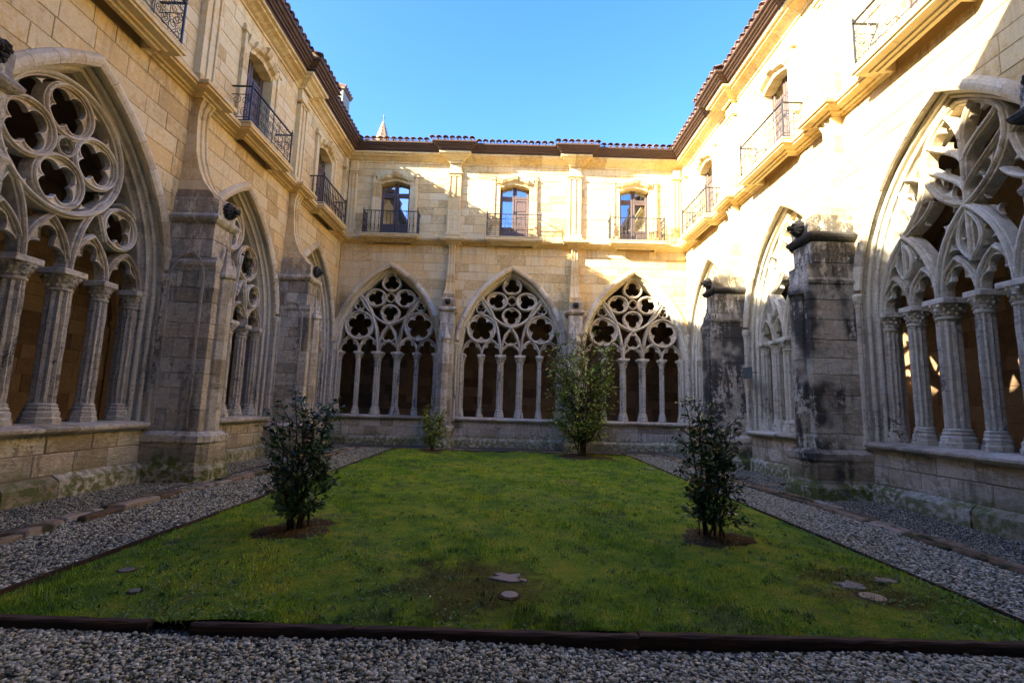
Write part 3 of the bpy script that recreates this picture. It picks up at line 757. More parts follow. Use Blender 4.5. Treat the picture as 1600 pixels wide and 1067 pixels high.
        while x < a+OFF-.05:
            w = min(R.uniform(.55, 1.0), a+OFF-.02-x); m = MB()
            if a+OFF-.02-x-w < .3: w = a+OFF-.02-x
            e = .003; pr = [(-.10, .985), (-.15, 1.02), (-.155, 1.06), (-.12, 1.085), (.15, 1.115), (.70, 1.115), (.70, .96), (-.04, .96)]
            jj = R.uniform(-.004, .004)
            vs = [(x+e, y_, z_+jj) for y_, z_ in pr]+[(x+w-e, y_, z_+jj) for y_, z_ in pr]; k = len(pr)
            m.add(vs, [tuple(range(k)), tuple(range(k, 2*k))[::-1]]+[(i, k+i, k+(i+1) % k, (i+1) % k) for i in range(k)]); m.obj('sill_slab', 'sill', S); x += w
    # ---- buttresses
    for p in piers: buttress(root, p, pw, pd, spec)
    # ---- string course with its breaks over piers and balconies
    def breaks(kw, kd, bw=None, bd=None):
        ev = [(p-kw/2, p+kw/2, kd) for p in piers]
        if bw: ev += [(b['u']-bw/2, b['u']+bw/2, bd) for b in bays if b.get('door', True)]
        ev.sort(); path = [(u0, 0)]
        for s, e, d in ev:
            if e < u0+.05 or s > u1-.05: continue
            path += [(s, 0), (s+.001, d), (e-.001, d), (e, 0)]
        path.append((u1, 0)); return path
    spr = [(-.02, 7.95), (.05, 7.96), (.07, 7.99), (.13, 8.0), (.15, 8.03), (.24, 8.045), (.30, 8.05), (.31, 8.085), (.35, 8.095), (.36, 8.165), (.30, 8.19), (-.02, 8.22)]
    G = empty('string_course', parent=root)
    for seg in cut_path(breaks(.36, .20, 1.58, .24), 1.05):
        m = MB(); extrude_u(m, seg, spr); m.obj('course_stone', 'trim', G)
    G = empty('cornice', parent=root)
    cpr = [(-.02, 11.42), (.04, 11.43), (.05, 11.49), (.12, 11.52), (.20, 11.58), (.31, 11.62), (.33, 11.66), (.40, 11.68), (.42, 11.74), (-.02, 11.76)]
    for seg in cut_path(breaks(.46, .20), 1.1):
        m = MB(); extrude_u(m, seg, cpr); m.obj('cornice_stone', 'trim', G)
    EP = breaks(.34, .20)
    m = MB(); epr = [(.0, 11.74), (.43, 11.745), (.44, 11.79), (.50, 11.80), (.52, 11.85), (.56, 11.86), (.58, 11.90), (.63, 11.91), (.67, 11.97), (.72, 11.98), (.73, 12.03), (.0, 12.06)]
    extrude_u(m, EP, epr, .5); m.obj('eaves_boards', 'eaves', root)
    roof(root, EP, spec, pix)
    # ---- upper pilasters
    for p in piers+[e for e in spec.get('corner_pil', [])]:
        P = empty('pilaster', (p, 0, 0), parent=root); w = .25 if p in piers else .16; d = .15
        m = MB(); box(m, -w-.08, w+.08, -d-.09, .0, 8.20, 8.36, None, .01); box(m, -w-.04, w+.04, -d-.05, .0, 8.36, 8.50, None, .02); m.obj('pilaster_base', 'trim', P)
        z = 8.50
        while z < 10.94:
            z2 = min(10.95, z+R.uniform(.42, .52));
            if 10.95-z2 < .2: z2 = 10.95
            m = MB(); rr = R.random()
            box(m, -w, w, -d+.04, 0, z+.002, z2-.002, rr)
            for x0, x1 in ((-w, -w+.055), (-.03, .03), (w-.055, w)): box(m, x0, x1, -d, -d+.04, z+.002, z2-.002, rr, .006)
            m.obj('pilaster_stone', 'trim', P); z = z2
        m = MB(); box(m, -w, w, -d, 0, 10.90, 10.99, None, .004); box(m, -w-.05, w+.05, -d-.05, 0, 10.99, 11.04, None, .01); box(m, -w-.02, w+.02, -d-.02, 0, 11.04, 11.10, None, .01)
        box(m, -w+.02, w-.02, -d+.01, 0, 11.10, 11.44, None, .006); m.obj('pilaster_capital', 'trim', P)
    # ---- balcony doors and balconies
    for b in bays:
        if b.get('door', True): balcony(root, b)
    return root
_tr = {}

def roof(root, EP, spec, pix):
    RF = empty('roof', parent=root)
    # edge position as function of u
    def outd(u): return .20 if any(abs(u-p) < .17+.74 for p in spec['piers']) else 0
    u0, u1 = spec['u0'], spec['u1']; um = (u0+u1)/2
    def tile(cover=True):
        m = MB(); n = 6; L = .46; vs = []
        for y in (0, L):
            ra, rb = (.118, .095)
            q = ra if y == 0 else rb
            for th_ in (0, .014):
                for i in range(n+1):
                    t_ = PI*i/n; s = 1 if cover else -1
                    vs.append((-(q-th_)*math.cos(t_), y, s*(q-th_)*math.sin(t_)*.66+(0 if cover else .05)))
        k = n+1; fs = []
        for i in range(n):
            fs += [(i, i+1, 2*k+i+1, 2*k+i), (k+i+1, k+i, 3*k+i, 3*k+i+1), (i+1, i, k+i, k+i+1), (2*k+i, 2*k+i+1, 3*k+i+1, 3*k+i)]
        fs += [(0, 2*k, 3*k, k), (n, k+n, 3*k+n, 2*k+n)]
        m.add(vs, fs, .5); return m
    # colour variants share meshes
    if 'tiles' not in _tr:
        _tr['tiles'] = []
        for c in (True, False):
            for r_ in (.1, .3, .5, .7, .9):
                q = tile(c); q.r = [r_]*len(q.r); _tr['tiles'].append(q.mesh('roof_tile', 'tile', True))
    pitch = .265; x = u0-.6; slope = rad(20)
    cnt = 0; cand = []
    while x < u1+.6:
        d = outd(x)+.70
        cand.append((x, d, 0)); cand.append((x+pitch/2, outd(x+pitch/2)+.68, 1)); x += pitch
    for (x, d, under) in cand:
        if x < u0+.15 or x > u1-.15: continue
        for row in range(2):
            me = R.choice(_tr['tiles'][5:] if under else _tr['tiles'][:5])
            if row == 1 and (under or not spec.get('two_rows')): continue
            yy = -d-.03+row*.38*math.cos(slope); zz = 12.055+(.075 if not under else .0)+row*.38*math.sin(slope)
            link('roof_tile', me, RF, (x+R.uniform(-.006, .006), yy, zz), (slope+R.uniform(-.02, .02), 0, R.uniform(-.03, .03)))
    # rest of the slope as one corrugated sheet of tiles
    m = MB(); nx = int((u1-u0)/(pitch/6)); rows = 14; vs = []; fs = []
    e0, e1 = spec.get('mitre', (1, 1))
    for j in range(rows+1):
        run = .36*j*1.0
        for i in range(nx+1):
            s = i/nx; uu = u0+(u1-u0)*s
            vs.append((uu, -.42+run, 12.17+run*math.tan(slope)+.045*abs(math.cos(PI*(uu-u0)/pitch))-.012*(j % 2)))
    for j in range(rows):
        for i in range(nx): fs.append((j*(nx+1)+i, j*(nx+1)+i+1, (j+1)*(nx+1)+i+1, (j+1)*(nx+1)+i))
    m.add(vs, fs, .5); m.add([(u0, -.6, 12.05), (u1, -.6, 12.05), (u1, 4.6, 13.95), (u0, 4.6, 13.95)], [(0, 1, 2, 3)], .2)
    m.obj('roof_slope', 'tile', RF, kind='stuff')

def buttress(root, p, pw, pd, spec):
    B = empty('buttress', (p, 0, 0), parent=root); mat = spec['bmat']; h = pw/2
    big = spec.get('big', True)
    # plinth
    m = MB(); ph = .92 if big else .80; e = .10
    def plan(w, d, ch): return [(-w, 0), (-w, -d+ch), (-w+ch, -d), (w-ch, -d), (w, -d+ch), (w, 0)]
    def slab(w, d, ch, z0, z1, mm=None, r=None):
        q = mm or MB(); pl = plan(w, d, ch); stack(q, [[(x, y, z0) for x, y in pl], [(x, y, z1) for x, y in pl]], r); return q
    m = MB()
    stack(m, [[(x, y, z) for x, y in plan(h+o, pd+.02+o, .16)] for o, z in ((.16, -.1), (.15, .22), (.10, .30), (.09, .36))], None); m.obj('plinth_stone', mat, B)
    z = .36
    while z < ph-.26:
        z2 = min(ph-.2, z+.28); slab(h+.09, pd+.11, .15, z+.003, z2-.003).obj('plinth_stone', mat, B); z = z2
    m = MB(); stack(m, [[(x, y, z_) for x, y in plan(h+o, pd+.02+o, .15)] for o, z_ in ((.10, ph-.2), (.12, ph-.18), (.12, ph-.06), (.02, ph+.02))], None); m.obj('plinth_cap', mat, B)
    # shaft in courses: through-stones split alternately
    z = ph+.02; k = 0
    top = 5.12
    while z < top-.01:
        z2 = z+R.uniform(.28, .42)
        if top-z2 < .2: z2 = top
        dd = pd-.10 if z < 4.25 else pd-.22
        g = .003; cuts = [0, R.uniform(.3, .5)*dd, dd] if k % 2 else [0, R.uniform(.22, .35)*dd, R.uniform(.6, .75)*dd, dd]
        for i in range(len(cuts)-1):
            m = MB(); box(m, -h+R.uniform(0, .006), h-R.uniform(0, .006), -cuts[i+1]+g, -cuts[i]-(g if i else 0), z+g, z2-g, None, .010, .002); m.obj('stone_block', mat, B)
        # narrow front shaft
        if z < 4.05:
            w2 = .15; d0 = dd; m = MB()
            pl = [(-w2, -d0+.01), (-w2, -d0-.06), (-w2*.45, -d0-.16), (w2*.45, -d0-.16), (w2, -d0-.06), (w2, -d0+.01)]
            stack(m, [[(x, y, zz) for x, y in pl] for zz in (z+g, min(z2, 4.1)-g)]); m.obj('front_shaft_stone', mat, B)
        z = z2; k += 1
    dd = pd-.10
    m = MB()   # gablet and finial on the front shaft
    stack(m, [[(x*s_, -dd+.02+(y+dd-.02)*s_, z_) for x, y in [(-.16, -dd+.02), (-.16, -dd-.1), (0, -dd-.2), (.16, -dd-.1), (.16, -dd+.02)]] for s_, z_ in ((1.12, 4.04), (1.12, 4.10), (.7, 4.30), (.22, 4.62), (.3, 4.66), (.12, 4.72))]); m.obj('gablet', mat, B)
    # set-off moulding where the shaft narrows
    def band(zs, w, d, m=None):
        m = m or MB(); stack(m, [[(x, y, z_) for x, y in [(-w-o, 0), (-w-o, -d-o), (w+o, -d-o), (w+o, 0)]] for o, z_ in zs]); return m
    if big: band([(0, 4.18), (.06, 4.24), (.07, 4.30), (0, 4.42)], h-.04, dd-.06).obj('set_off', mat, B)
    band([(.0, 5.12), (.05, 5.15), (.09, 5.20), (.10, 5.25), (.02, 5.33)], h-.01, pd-.22).obj('ledge_moulding', 'crust' if spec['side'] == 'right' else mat, B)
    # concave sweep up to the string course, in courses
    curve = [(5.33, pd-.20, h-.02), (5.62, pd-.20, h-.02), (5.70, pd-.32, h-.04), (5.86, pd*.60, h-.06), (6.08, pd*.44, h-.09), (6.36, pd*.32, h-.11), (6.72, .25, h-.13), (7.15, .20, h-.15), (7.55, .18, h-.15), (7.80, .20, h-.15), (7.95, .27, h-.13)]
    for i in range(len(curve)-1):
        (z0, d0, w0), (z1, d1, w1) = curve[i], curve[i+1]; rr = R.random(); g = .002; m = MB()
        mt = (mat if z0 < 5.65 else 'buttress_l') if z0 < 5.85 else 'trim'
        def sec(w, d, zz):
            gr = .035 if z0 > 5.7 else 0   # sunk flutes on the front
            return [(-w, 0, zz), (-w, -d, zz), (-w*.78, -d, zz), (-w*.70, -d+gr, zz), (-w*.16, -d+gr, zz), (-w*.08, -d, zz), (w*.08, -d, zz), (w*.16, -d+gr, zz), (w*.70, -d+gr, zz), (w*.78, -d, zz), (w, -d, zz), (w, 0, zz)]
        stack(m, [sec(w0, d0, z0+g), sec(w1, d1, z1-g)], rr); m.obj('sweep_stone', mt, B)
    # blind round arch on the flanks (left wall)
    if spec['side'] == 'left' and big:
        m = MB()
        for s in (-1, 1):
            pts = [(-.10, 1.0), (-.10, 3.9)]+[(-.10-(.36-.36*math.cos(t_)), 3.9+.62*math.sin(t_)) for t_ in [PI*i/14 for i in range(1, 14)]]+[(-.82, 3.9), (-.82, 1.0)]
            vs = []; fs = []
            for i, (y, zz) in enumerate(pts):
                cy, cz = -.46, 3.9
                oy = .05 if y > cy else -.05
                if zz > 3.9: v = Vector((y-cy, zz-cz)).normalized()*.05; ya, za = y-v.x, zz-v.y
                else: ya, za = y-oy, zz
                vs += [(s*(h+.001), y, zz), (s*(h+.03), y, zz), (s*(h+.03), ya, za), (s*(h+.001), ya, za)]
            for i in range(len(pts)-1):
                for j in range(3): fs.append((i*4+j, i*4+j+1, i*4+j+5, i*4+j+4))
            m.add(vs, fs, .4)
        m.obj('blind_arch', mat, B)
    gargoyle(B, -(pd-.20), 5.50, .145 if big else .10)

def gargoyle(B, y, z, s):
    """a weathered lion head: skull, muzzle, brows, ears, open jaw, mane lumps"""
    m = MB()
    def blob(cx, cy, cz, rx, ry, rz, n=8, mseg=6, j=.06):
        secs = []
        for i in range(1, mseg):
            ph = PI*i/mseg
            secs.append([(cx+rx*math.sin(ph)*math.cos(2*PI*k/n)*(1+R.uniform(-j, j)), cy-ry*math.cos(ph), cz+rz*math.sin(ph)*math.sin(2*PI*k/n)*(1+R.uniform(-j, j))) for k in range(n)])
        stack(m, secs, .4)
    y0 = y-s*.9
    blob(0, y0+s*.6, z, s*.95, s*1.0, s*1.0, 12, 8)
    for i in range(12):
        t_ = 2*PI*i/12; blob(s*.95*math.cos(t_), y0+s*.55, z+s*.95*math.sin(t_), s*.28, s*.45, s*.28, 6, 5, .2)
    blob(0, y0-s*.35, z-s*.02, s*.52, s*.62, s*.36, 10, 6)
    blob(0, y0-s*.15, z-s*.62, s*.40, s*.50, s*.20, 8, 5)
    blob(0, y0-s*.85, z+s*.12, s*.22, s*.2, s*.16, 6, 5)
    for k in (-1, 1):
        blob(k*s*.36, y0-s*.25, z+s*.42, s*.28, s*.25, s*.16, 8, 5); blob(k*s*.72, y0+s*.3, z+s*.85, s*.25, s*.22, s*.32, 6, 5)
        blob(k*s*.30, y0-s*.55, z-s*.12, s*.26, s*.32, s*.24, 8, 5)
        box(m, k*s*.25-s*.05, k*s*.25+s*.05, y0-s*.75, y0-s*.65, z-s*.5, z-s*.28)
    m.obj('lion_head', 'crust', B)

def balcony(root, b):
    cu = b['u']; W = empty('balcony_door', (cu, 0, 0), parent=root); w = DOORW; zt = DOORT
    # carved surround: jambs with ears, arched lintel stones, keystone
    for s in (-1, 1):
        z = 8.22; i = 0
        while z < 10.75:
            z2 = min(10.80, z+R.uniform(.5, .62))
            if 10.80-z2 < .2: z2 = 10.80
            m = MB(); rr = R.random(); x0, x1 = s*(w), s*(w+.31)
            box(m, min(x0, x1), max(x0, x1), -.05, .36, z+.002, z2-.002, rr, .005)
            xx = (s*(w+.20), s*(w+.31)); box(m, min(xx), max(xx), -.10, -.05, z+.002, z2-.002, rr, .012)
            if i == 0: xx = (s*(w+.05), s*(w+.36)); box(m, min(xx), max(xx), -.14, -.05, z+.002, z+.30, rr, .02)
            m.obj('jamb_stone', 'trim', W); z = z2; i += 1
        m = MB(); xx = (s*(w+.17), s*(w+.37)); box(m, min(xx), max(xx), -.13, .0, 10.80, 10.86, .4, .01)
        vs = [(s*(w+.2), -.10, 10.86), (s*(w+.31), -.10, 10.86), (s*(w+.31), 0, 10.86), (s*(w+.2), 0, 10.86), (s*(w+.27), -.06, 11.04), (s*(w+.29), -.06, 11.04), (s*(w+.29), 0, 11.04), (s*(w+.27), 0, 11.04)]
        m.add(vs, [(0, 1, 5, 4), (1, 2, 6, 5), (2, 3, 7, 6), (3, 0, 4, 7), (4, 5, 6, 7)]); m.obj('ear_stone', 'trim', W)
    n = 7
    def av(t): return (-w-.14)+(2*w+.28)*t
    def az(x):
        q = abs(x)/w
        return zt-.17+.17*max(0, 1-q*q*1.0) if q < .93 else zt-.17+.02
    for i in range(n):
        t0, t1 = i/n, (i+1)/n; x0, x1 = av(t0)+.003, av(t1)-.003; m = MB(); rr = R.random()
        z0, z1 = az(x0), az(x1); hh = .30 if 0 < i < n-1 else .36; proud = .21 if i in (1, 2, 4, 5) else .13
        if i == 3: proud = .28; hh = .36
        prof = [(.36, 0), (-proud*.15, 0), (-proud*.25, hh*.28), (-proud*.75, hh*.45), (-proud*1.0, hh*.8), (-proud*1.0, hh), (.0, hh+.03)]
        k = len(prof); vs = [(x0, y, z0+zz) for y, zz in prof]+[(x1, y, z1+zz) for y, zz in prof]
        m.add(vs, [tuple(range(k)), tuple(range(k, 2*k))[::-1]]+[(q, k+q, k+(q+1) % k, (q+1) % k) for q in range(k)], rr); m.obj('lintel_stone', 'trim', W)
    m = MB(); box(m, -w-.2, w+.2, .36, .40, 8.1, 8.26, .3); box(m, -w-.31, w+.31, .03, .36, 10.76, 11.0, .4); m.obj('threshold', 'trim', W)
    # timber frame, leaves, glazing, panels; dark panel standing for the unlit room behind
    y = .22
    m = MB()
    for s in (-1, 1): box(m, s*w-.03 if s > 0 else -w, w if s > 0 else -w+.03, y, y+.09, 8.25, 10.66, .5)
    box(m, -w, w, y+.004, y+.08, 10.12, 10.17, .5); m.obj('door_frame', 'wood', W)
    for s in (-1, 1):
        m = MB(); xa, xb = (0.012, w-.035) if s > 0 else (-w+.035, -.012)
        for q0, q1 in ((xa, xa+.075), (xb-.075, xb)): box(m, q0, q1, y+.01, y+.06, 8.26, 10.66, .5, .006)
        for z0, z1 in ((8.26, 8.40), (8.82, 8.90), (10.03, 10.11), (10.18, 10.23)): box(m, xa+.075, xb-.075, y+.012, y+.055, z0, z1, .5)
        box(m, xa+.075, xb-.075, y+.035, y+.045, 8.40, 8.82, .4); box(m, xa+.12, xb-.12, y+.015, y+.035, 8.45, 8.77, .5, .01)
        if b.get('shutter') == s or b.get('shutter') == 2:
            for z0, z1 in ((8.90, 9.28), (9.33, 9.55), (9.60, 10.0)): box(m, xa+.10, xb-.10, y+.02, y+.04, z0, z1, .45, .012)
            box(m, xa+.07, xb-.07, y+.035, y+.045, 8.90, 10.05, .4)
        m.obj('door_leaf', 'wood', W)
        for z0, z1 in ((8.90, 10.03), (10.23, 10.65)):
            m = MB(); box(m, xa+.075, xb-.075, y+.036, y+.042, z0, z1, .5); m.obj('pane', 'glass', W)
        m = MB(); box(m, xa+.05, xb-.05, y+.16, y+.18, 8.4, 10.7, .5); 
        if not b.get('nocurtain'): m.obj('curtain', 'curtain', W)
        m = MB()
        for zz in (8.62, 9.5): box(m, .0-.012+s*.03, .012+s*.03, y-.01, y+.012, zz, zz+.1)
        m.obj('hinge', 'iron', W)
    m = MB(); box(m, -w-.4, w+.4, .75, .80, 8.1, 11.1, .5); m.obj('dark_room_panel', 'dark', W)  # panel added close behind the door, room shade put into its colour
    BL = empty('balcony', (cu, 0, 0), parent=root)
    m = MB(); box(m, -1.15, 1.15, -.585, .0, 8.195, 8.235, .5, .01); m.obj('balcony_slab', 'trim', BL)
    railing(BL, 1.08, .50, 8.23, b.get('rail', 'bars'))

HX = 7.0; YB = 18.9; YN = -.35
YM = (YB+YN)/2
left_bays = [dict(u=7.38-YM, design='wheel', rail='scroll', shutter=2), dict(u=12.0-YM, design='rings', rail='scroll', shutter=2), dict(u=16.65-YM, design='rings', rail='bars', shutter=2), dict(u=2.6-YM, design='wheel', rail='bars')]
right_bays = [dict(u=-(7.38-YM), design='flow', rail='scroll', shutter=2), dict(u=-(12.0-YM), design='flow', rail='scroll', shutter=2), dict(u=-(16.65-YM), design='flow', rail='bars', shutter=2), dict(u=-(2.6-YM), design='flow', rail='bars')]
HL = (YB-YN)/2
facade(dict(side='left', loc=(-HX, YM, 0), rz=rad(90), u0=-HL, u1=HL, a=1.92, off=.12, piers=[9.80-YM, 14.45-YM, 5.05-YM], pw=.66, pd=1.12, bmat='buttress_l', bays=left_bays, corner_pil=[HL-.30],
    label='shaded golden stone cloister wall on the left, with rose tracery arches, buttresses and iron balconies'))
facade(dict(side='back', loc=(0, YB, 0), rz=0, u0=-HX, u1=HX, a=1.95, off=.13, piers=[-2.47, 2.47], pw=.54, pd=.88, bmat='buttress_l', big=False,
    bays=[dict(u=-4.93, design='star', rail='bars', nocurtain=False), dict(u=0, design='star', rail='scroll', shutter=1), dict(u=4.93, design='star', rail='bars')], corner_pil=[-HX+.34, HX-.34],
    label='end wall of the cloister facing the lawn, three star tracery arches below three balcony doors'))
facade(dict(side='right', loc=(HX, YM, 0), rz=rad(-90), u0=-HL, u1=HL, a=1.92, off=.12, piers=[-(9.80-YM), -(14.45-YM), -(5.05-YM)], pw=.66, pd=1.12, bmat='buttress', bays=right_bays, corner_pil=[-HL+.30],
    label='sunlit pale stone cloister wall on the right, with flowing tracery and black stained buttresses'))

# near range behind the viewer: plain wall with its eaves, closes the court
def simple_box_thing(name, label, cat, parts, kind=None):
    root = empty(name); tag(root, label, cat, kind=kind)
    for nm, mat, boxes in parts:
        m = MB()
        for b in boxes: box(m, *b)
        m.obj(nm, mat, root)
    return root
NF = .55      # face of the near range; the viewer stands in its middle arch
simple_box_thing('near_range', 'plain stone range that closes the court, the viewer stands in its middle arch', 'wall', [
    ('wall', 'ashlar', [(-HX, HX, NF-.68, NF, 7.2, 11.5), (-HX, -2.6, NF-.68, NF, 0, 7.2), (2.6, HX, NF-.68, NF, 0, 7.2)]),
    ('cornice', 'trim', [(-HX, HX, NF, NF+.36, 7.96, 8.2), (-HX, HX, NF, NF+.42, 11.5, 11.75)]),
    ('eaves_boards', 'eaves', [(-HX, HX, NF, NF+.80, 11.76, 12.03)]),
    ('roof_edge', 'tile', [(-HX, HX, NF-5, NF+.92, 12.04, 12.15)])])

# ------------------------------------------------------------------ galleries behind the arcades
GW = 4.3
def gallery(name, label, loc, rz, u0, u1, bays, piers):
    root = empty(name, loc, rz); tag(root, label, 'gallery')
    yw = .68+GW
    m = MB(); m.add([(u0-5, yw+.02, -.2), (u1+5, yw+.02, -.2), (u1+5, yw+.02, 12.2), (u0-5, yw+.02, 12.2)], [(0, 1, 2, 3)], .5); m.obj('wall_core', 'mortar', root)
    rest = MB(); z = .05
    while z < 7:
        h = R.uniform(.32, .46); x = u0-4.5+R.uniform(0, .5)
        while x < u1+4.5:
            w = R.uniform(.45, 1.0); y = yw+R.uniform(-.012, .004)
            rest.add([(x+.006, y, z+.006), (x+w-.006, y, z+.006), (x+w-.006, y, z+h-.006), (x+.006, y, z+h-.006), (x, yw+.03, z), (x+w, yw+.03, z), (x+w, yw+.03, z+h), (x, yw+.03, z+h)], [(0, 1, 2, 3), (4, 5, 1, 0), (5, 6, 2, 1), (6, 7, 3, 2), (7, 4, 0, 3)]); x += w
        z += h
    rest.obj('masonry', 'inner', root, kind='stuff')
    # groined vault: height = max of the two tunnels
    m = MB()
    def tun(x, half, H=3.5):
        q = min(1, abs(x)/half); return 3.75+H*(1-q**2.2)**.75
    for cu, hw in bays:
        nx, ny = 22, 18; vs = []; fs = []
        for j in range(ny+1):
            for i in range(nx+1):
                x = -hw+2*hw*i/nx; y = -GW/2+GW*j/ny
                vs.append((cu+x, .68+GW/2+y, max(tun(x, hw), tun(y, GW/2))))
        for j in range(ny):
            for i in range(nx): fs.append((j*(nx+1)+i, (j+1)*(nx+1)+i, (j+1)*(nx+1)+i+1, j*(nx+1)+i+1))
        m.add(vs, fs, .5)
    for s, uu in ((-1, u0), (1, u1)):      # corner squares
        m.add([(uu, .0, 7.27), (uu+s*5.2, .0, 7.27), (uu+s*5.2, yw, 7.27), (uu, yw, 7.27)], [(0, 1, 2, 3)], .5)
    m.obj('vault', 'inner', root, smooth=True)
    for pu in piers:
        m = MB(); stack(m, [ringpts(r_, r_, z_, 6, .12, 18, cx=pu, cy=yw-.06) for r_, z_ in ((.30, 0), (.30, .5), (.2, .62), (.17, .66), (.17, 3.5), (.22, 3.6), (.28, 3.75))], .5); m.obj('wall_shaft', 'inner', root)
    for cu, hw in bays:
        m = MB(); pts = [(cu-hw+2*hw*i/20, tun(-hw+2*hw*i/20, hw)-.02) for i in range(21)]
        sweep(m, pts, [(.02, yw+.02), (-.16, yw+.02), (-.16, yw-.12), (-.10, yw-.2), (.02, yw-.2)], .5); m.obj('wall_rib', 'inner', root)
    m = MB(); m.add([(u0-5.2, .0, 7.6), (u1+5.2, .0, 7.6), (u1+5.2, yw, 7.6), (u0-5.2, yw, 7.6)], [(0, 1, 2, 3)], .5)
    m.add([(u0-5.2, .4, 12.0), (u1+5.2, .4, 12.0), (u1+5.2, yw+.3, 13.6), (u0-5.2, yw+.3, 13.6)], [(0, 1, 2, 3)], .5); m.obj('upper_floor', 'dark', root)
hb = 2.35
gallery('cloister_gallery', 'dark vaulted walk behind the arches of the left wall', (-HX, YM, 0), rad(90), -HL, HL, [(b['u'], hb) for b in left_bays], [9.80-YM, 14.45-YM, 5.05-YM])
gallery('cloister_gallery', 'dark vaulted walk behind the three arches of the end wall', (0, YB, 0), 0, -HX, HX, [(-4.93, 2.47), (0, 2.47), (4.93, 2.47)], [-2.47, 2.47])
gallery('cloister_gallery', 'vaulted walk with sun patches behind the arches of the right wall', (HX, YM, 0), rad(-90), -HL, HL, [(b['u'], hb) for b in right_bays], [-(9.80-YM), -(14.45-YM), -(5.05-YM)])
# gallery end closed behind the viewer
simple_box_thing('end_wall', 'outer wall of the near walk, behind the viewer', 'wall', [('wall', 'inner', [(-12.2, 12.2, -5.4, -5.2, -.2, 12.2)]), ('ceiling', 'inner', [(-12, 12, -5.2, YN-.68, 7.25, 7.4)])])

# ------------------------------------------------------------------ ground
def sheet(name, mat, x0, x1, y0, y1, z, nx=1, ny=1, amp=0, kind='structure', f=None):
    m = MB(); vs = []; fs = []
    for j in range(ny+1):
        for i in range(nx+1):
            x = x0+(x1-x0)*i/nx; y = y0+(y1-y0)*j/ny; vs.append((x, y, z+(f(x, y) if f else 0)))
    for j in range(ny):
        for i in range(nx): fs.append((j*(nx+1)+i, j*(nx+1)+i+1, (j+1)*(nx+1)+i+1, (j+1)*(nx+1)+i))
    m.add(vs, fs, .5); o = m.obj(name, mat, smooth=True, kind=kind); return o
GX0, GX1, GY0, GY1 = -3.92, 4.08, 3.59, 16.6
sheet('ground', 'gravel', -300, 300, -300, 300, -.03)
def gz(x, y): return .012*math.sin(x*2.1+y*.7)+.01*math.sin(y*1.7-x)
sheet('gravel_path', 'gravel', -HX, HX, -.3, YB, -.004, 60, 80, f=gz)
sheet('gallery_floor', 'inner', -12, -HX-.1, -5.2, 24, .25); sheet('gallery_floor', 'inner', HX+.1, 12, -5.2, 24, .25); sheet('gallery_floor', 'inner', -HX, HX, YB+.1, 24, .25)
def lz(x, y):
    e = min(x-GX0, GX1-x, GY1-y); f = min(1, max(0, e)/.25)
    return (.030*math.sin(x*1.3+.5)*math.sin(y*.9)+.012*math.sin(x*5+y*3)+.01*math.sin(y*6.3-x*2))*f-.03*(1-f)
LZ = .052
sheet('lawn', 'lawn', GX0, GX1, GY0, GY1, LZ, 90, 130, f=lz)

def np_mesh(name, V, F, rnd, mat, smooth=False):
    me = bpy.data.meshes.new(name); nv, nf, k = len(V), len(F), F.shape[1]
    me.vertices.add(nv); me.vertices.foreach_set('co', V.astype(np.float32).ravel())
    me.loops.add(nf*k); me.loops.foreach_set('vertex_index', F.astype(np.int32).ravel())
    me.polygons.add(nf); me.polygons.foreach_set('loop_start', np.arange(0, nf*k, k, dtype=np.int32))
    a = me.attributes.new('rnd', 'FLOAT', 'FACE'); a.data.foreach_set('value', rnd.astype(np.float32))
    if smooth: me.polygons.foreach_set('use_smooth', np.ones(nf, bool))
    me.materials.append(M[mat]); me.update(calc_edges=True); me.validate(); return me
rng = np.random.default_rng(3)
# grass blades, denser towards the viewer
def lzn(x, y):
    e = np.minimum(np.minimum(x-GX0, GX1-x), GY1-y); f = np.clip(e/.25, 0, 1)
    return (.030*np.sin(x*1.3+.5)*np.sin(y*.9)+.012*np.sin(x*5+y*3)+.01*np.sin(y*6.3-x*2))*f-.03*(1-f)
SOIL = [(-2.5, 6.05, .50), (2.55, 6.13, .44), (-2.45, 16.1, .4), (2.43, 15.75, 1.0)]
N = 230000
yy = GY0+(GY1-GY0)*rng.random(N)**1.9; xx = rng.uniform(GX0+.01, GX1-.01, N)
keep = np.ones(N, bool)
for sx, sy, sr in SOIL: keep &= ((xx-sx)**2+((yy-sy)*1.0)**2) > (sr*rng.uniform(.45, 1.25, N)*(1+.18*np.sin(3*np.arctan2(yy-sy, xx-sx)+sx)))**2
pn = np.sin(xx*2.3+1.3*np.sin(yy*1.9))*np.sin(yy*2.1+xx)+.5*np.sin(xx*7+yy*5)
keep &= rng.random(N) < .55+.35*pn
keep &= ~(((xx+.2)**2+(yy-4.35)**2 < .35*(1+.5*np.sin(5*xx+4*yy))) & (rng.random(N) < .75))
for dx_, dy_, dr_ in ((.05, 4.2, .12), (3.12, 4.3, .16), (-3.42, 4.62, .12), (-2.95, 4.1, .08), (3.5, 7.75, .16), (3.75, 12.9, .2), (.04, 4.62, .13), (3.17, 4.62, .13)): keep &= ((xx-dx_)**2+(yy-dy_)**2) > (dr_*rng.uniform(.7, 1.1, N))**2
xx, yy, pn = xx[keep], yy[keep], pn[keep]; N = len(xx)
hgt = rng.uniform(.008, .036, N)*(1+.5*(np.sin(xx*17+3*np.sin(yy*11))*np.sin(yy*19+xx*5)).clip(-.6, 1))*(1+.45*pn.clip(-1, 1))*(1+.03*(yy-4)); wid = rng.uniform(.0022, .0045, N)*(1+.10*(yy-4)); th = rng.uniform(0, 2*np.pi, N)
zz = LZ+lzn(xx, yy)-.003; lx, ly = rng.normal(0, .013, N), rng.normal(0, .013, N)
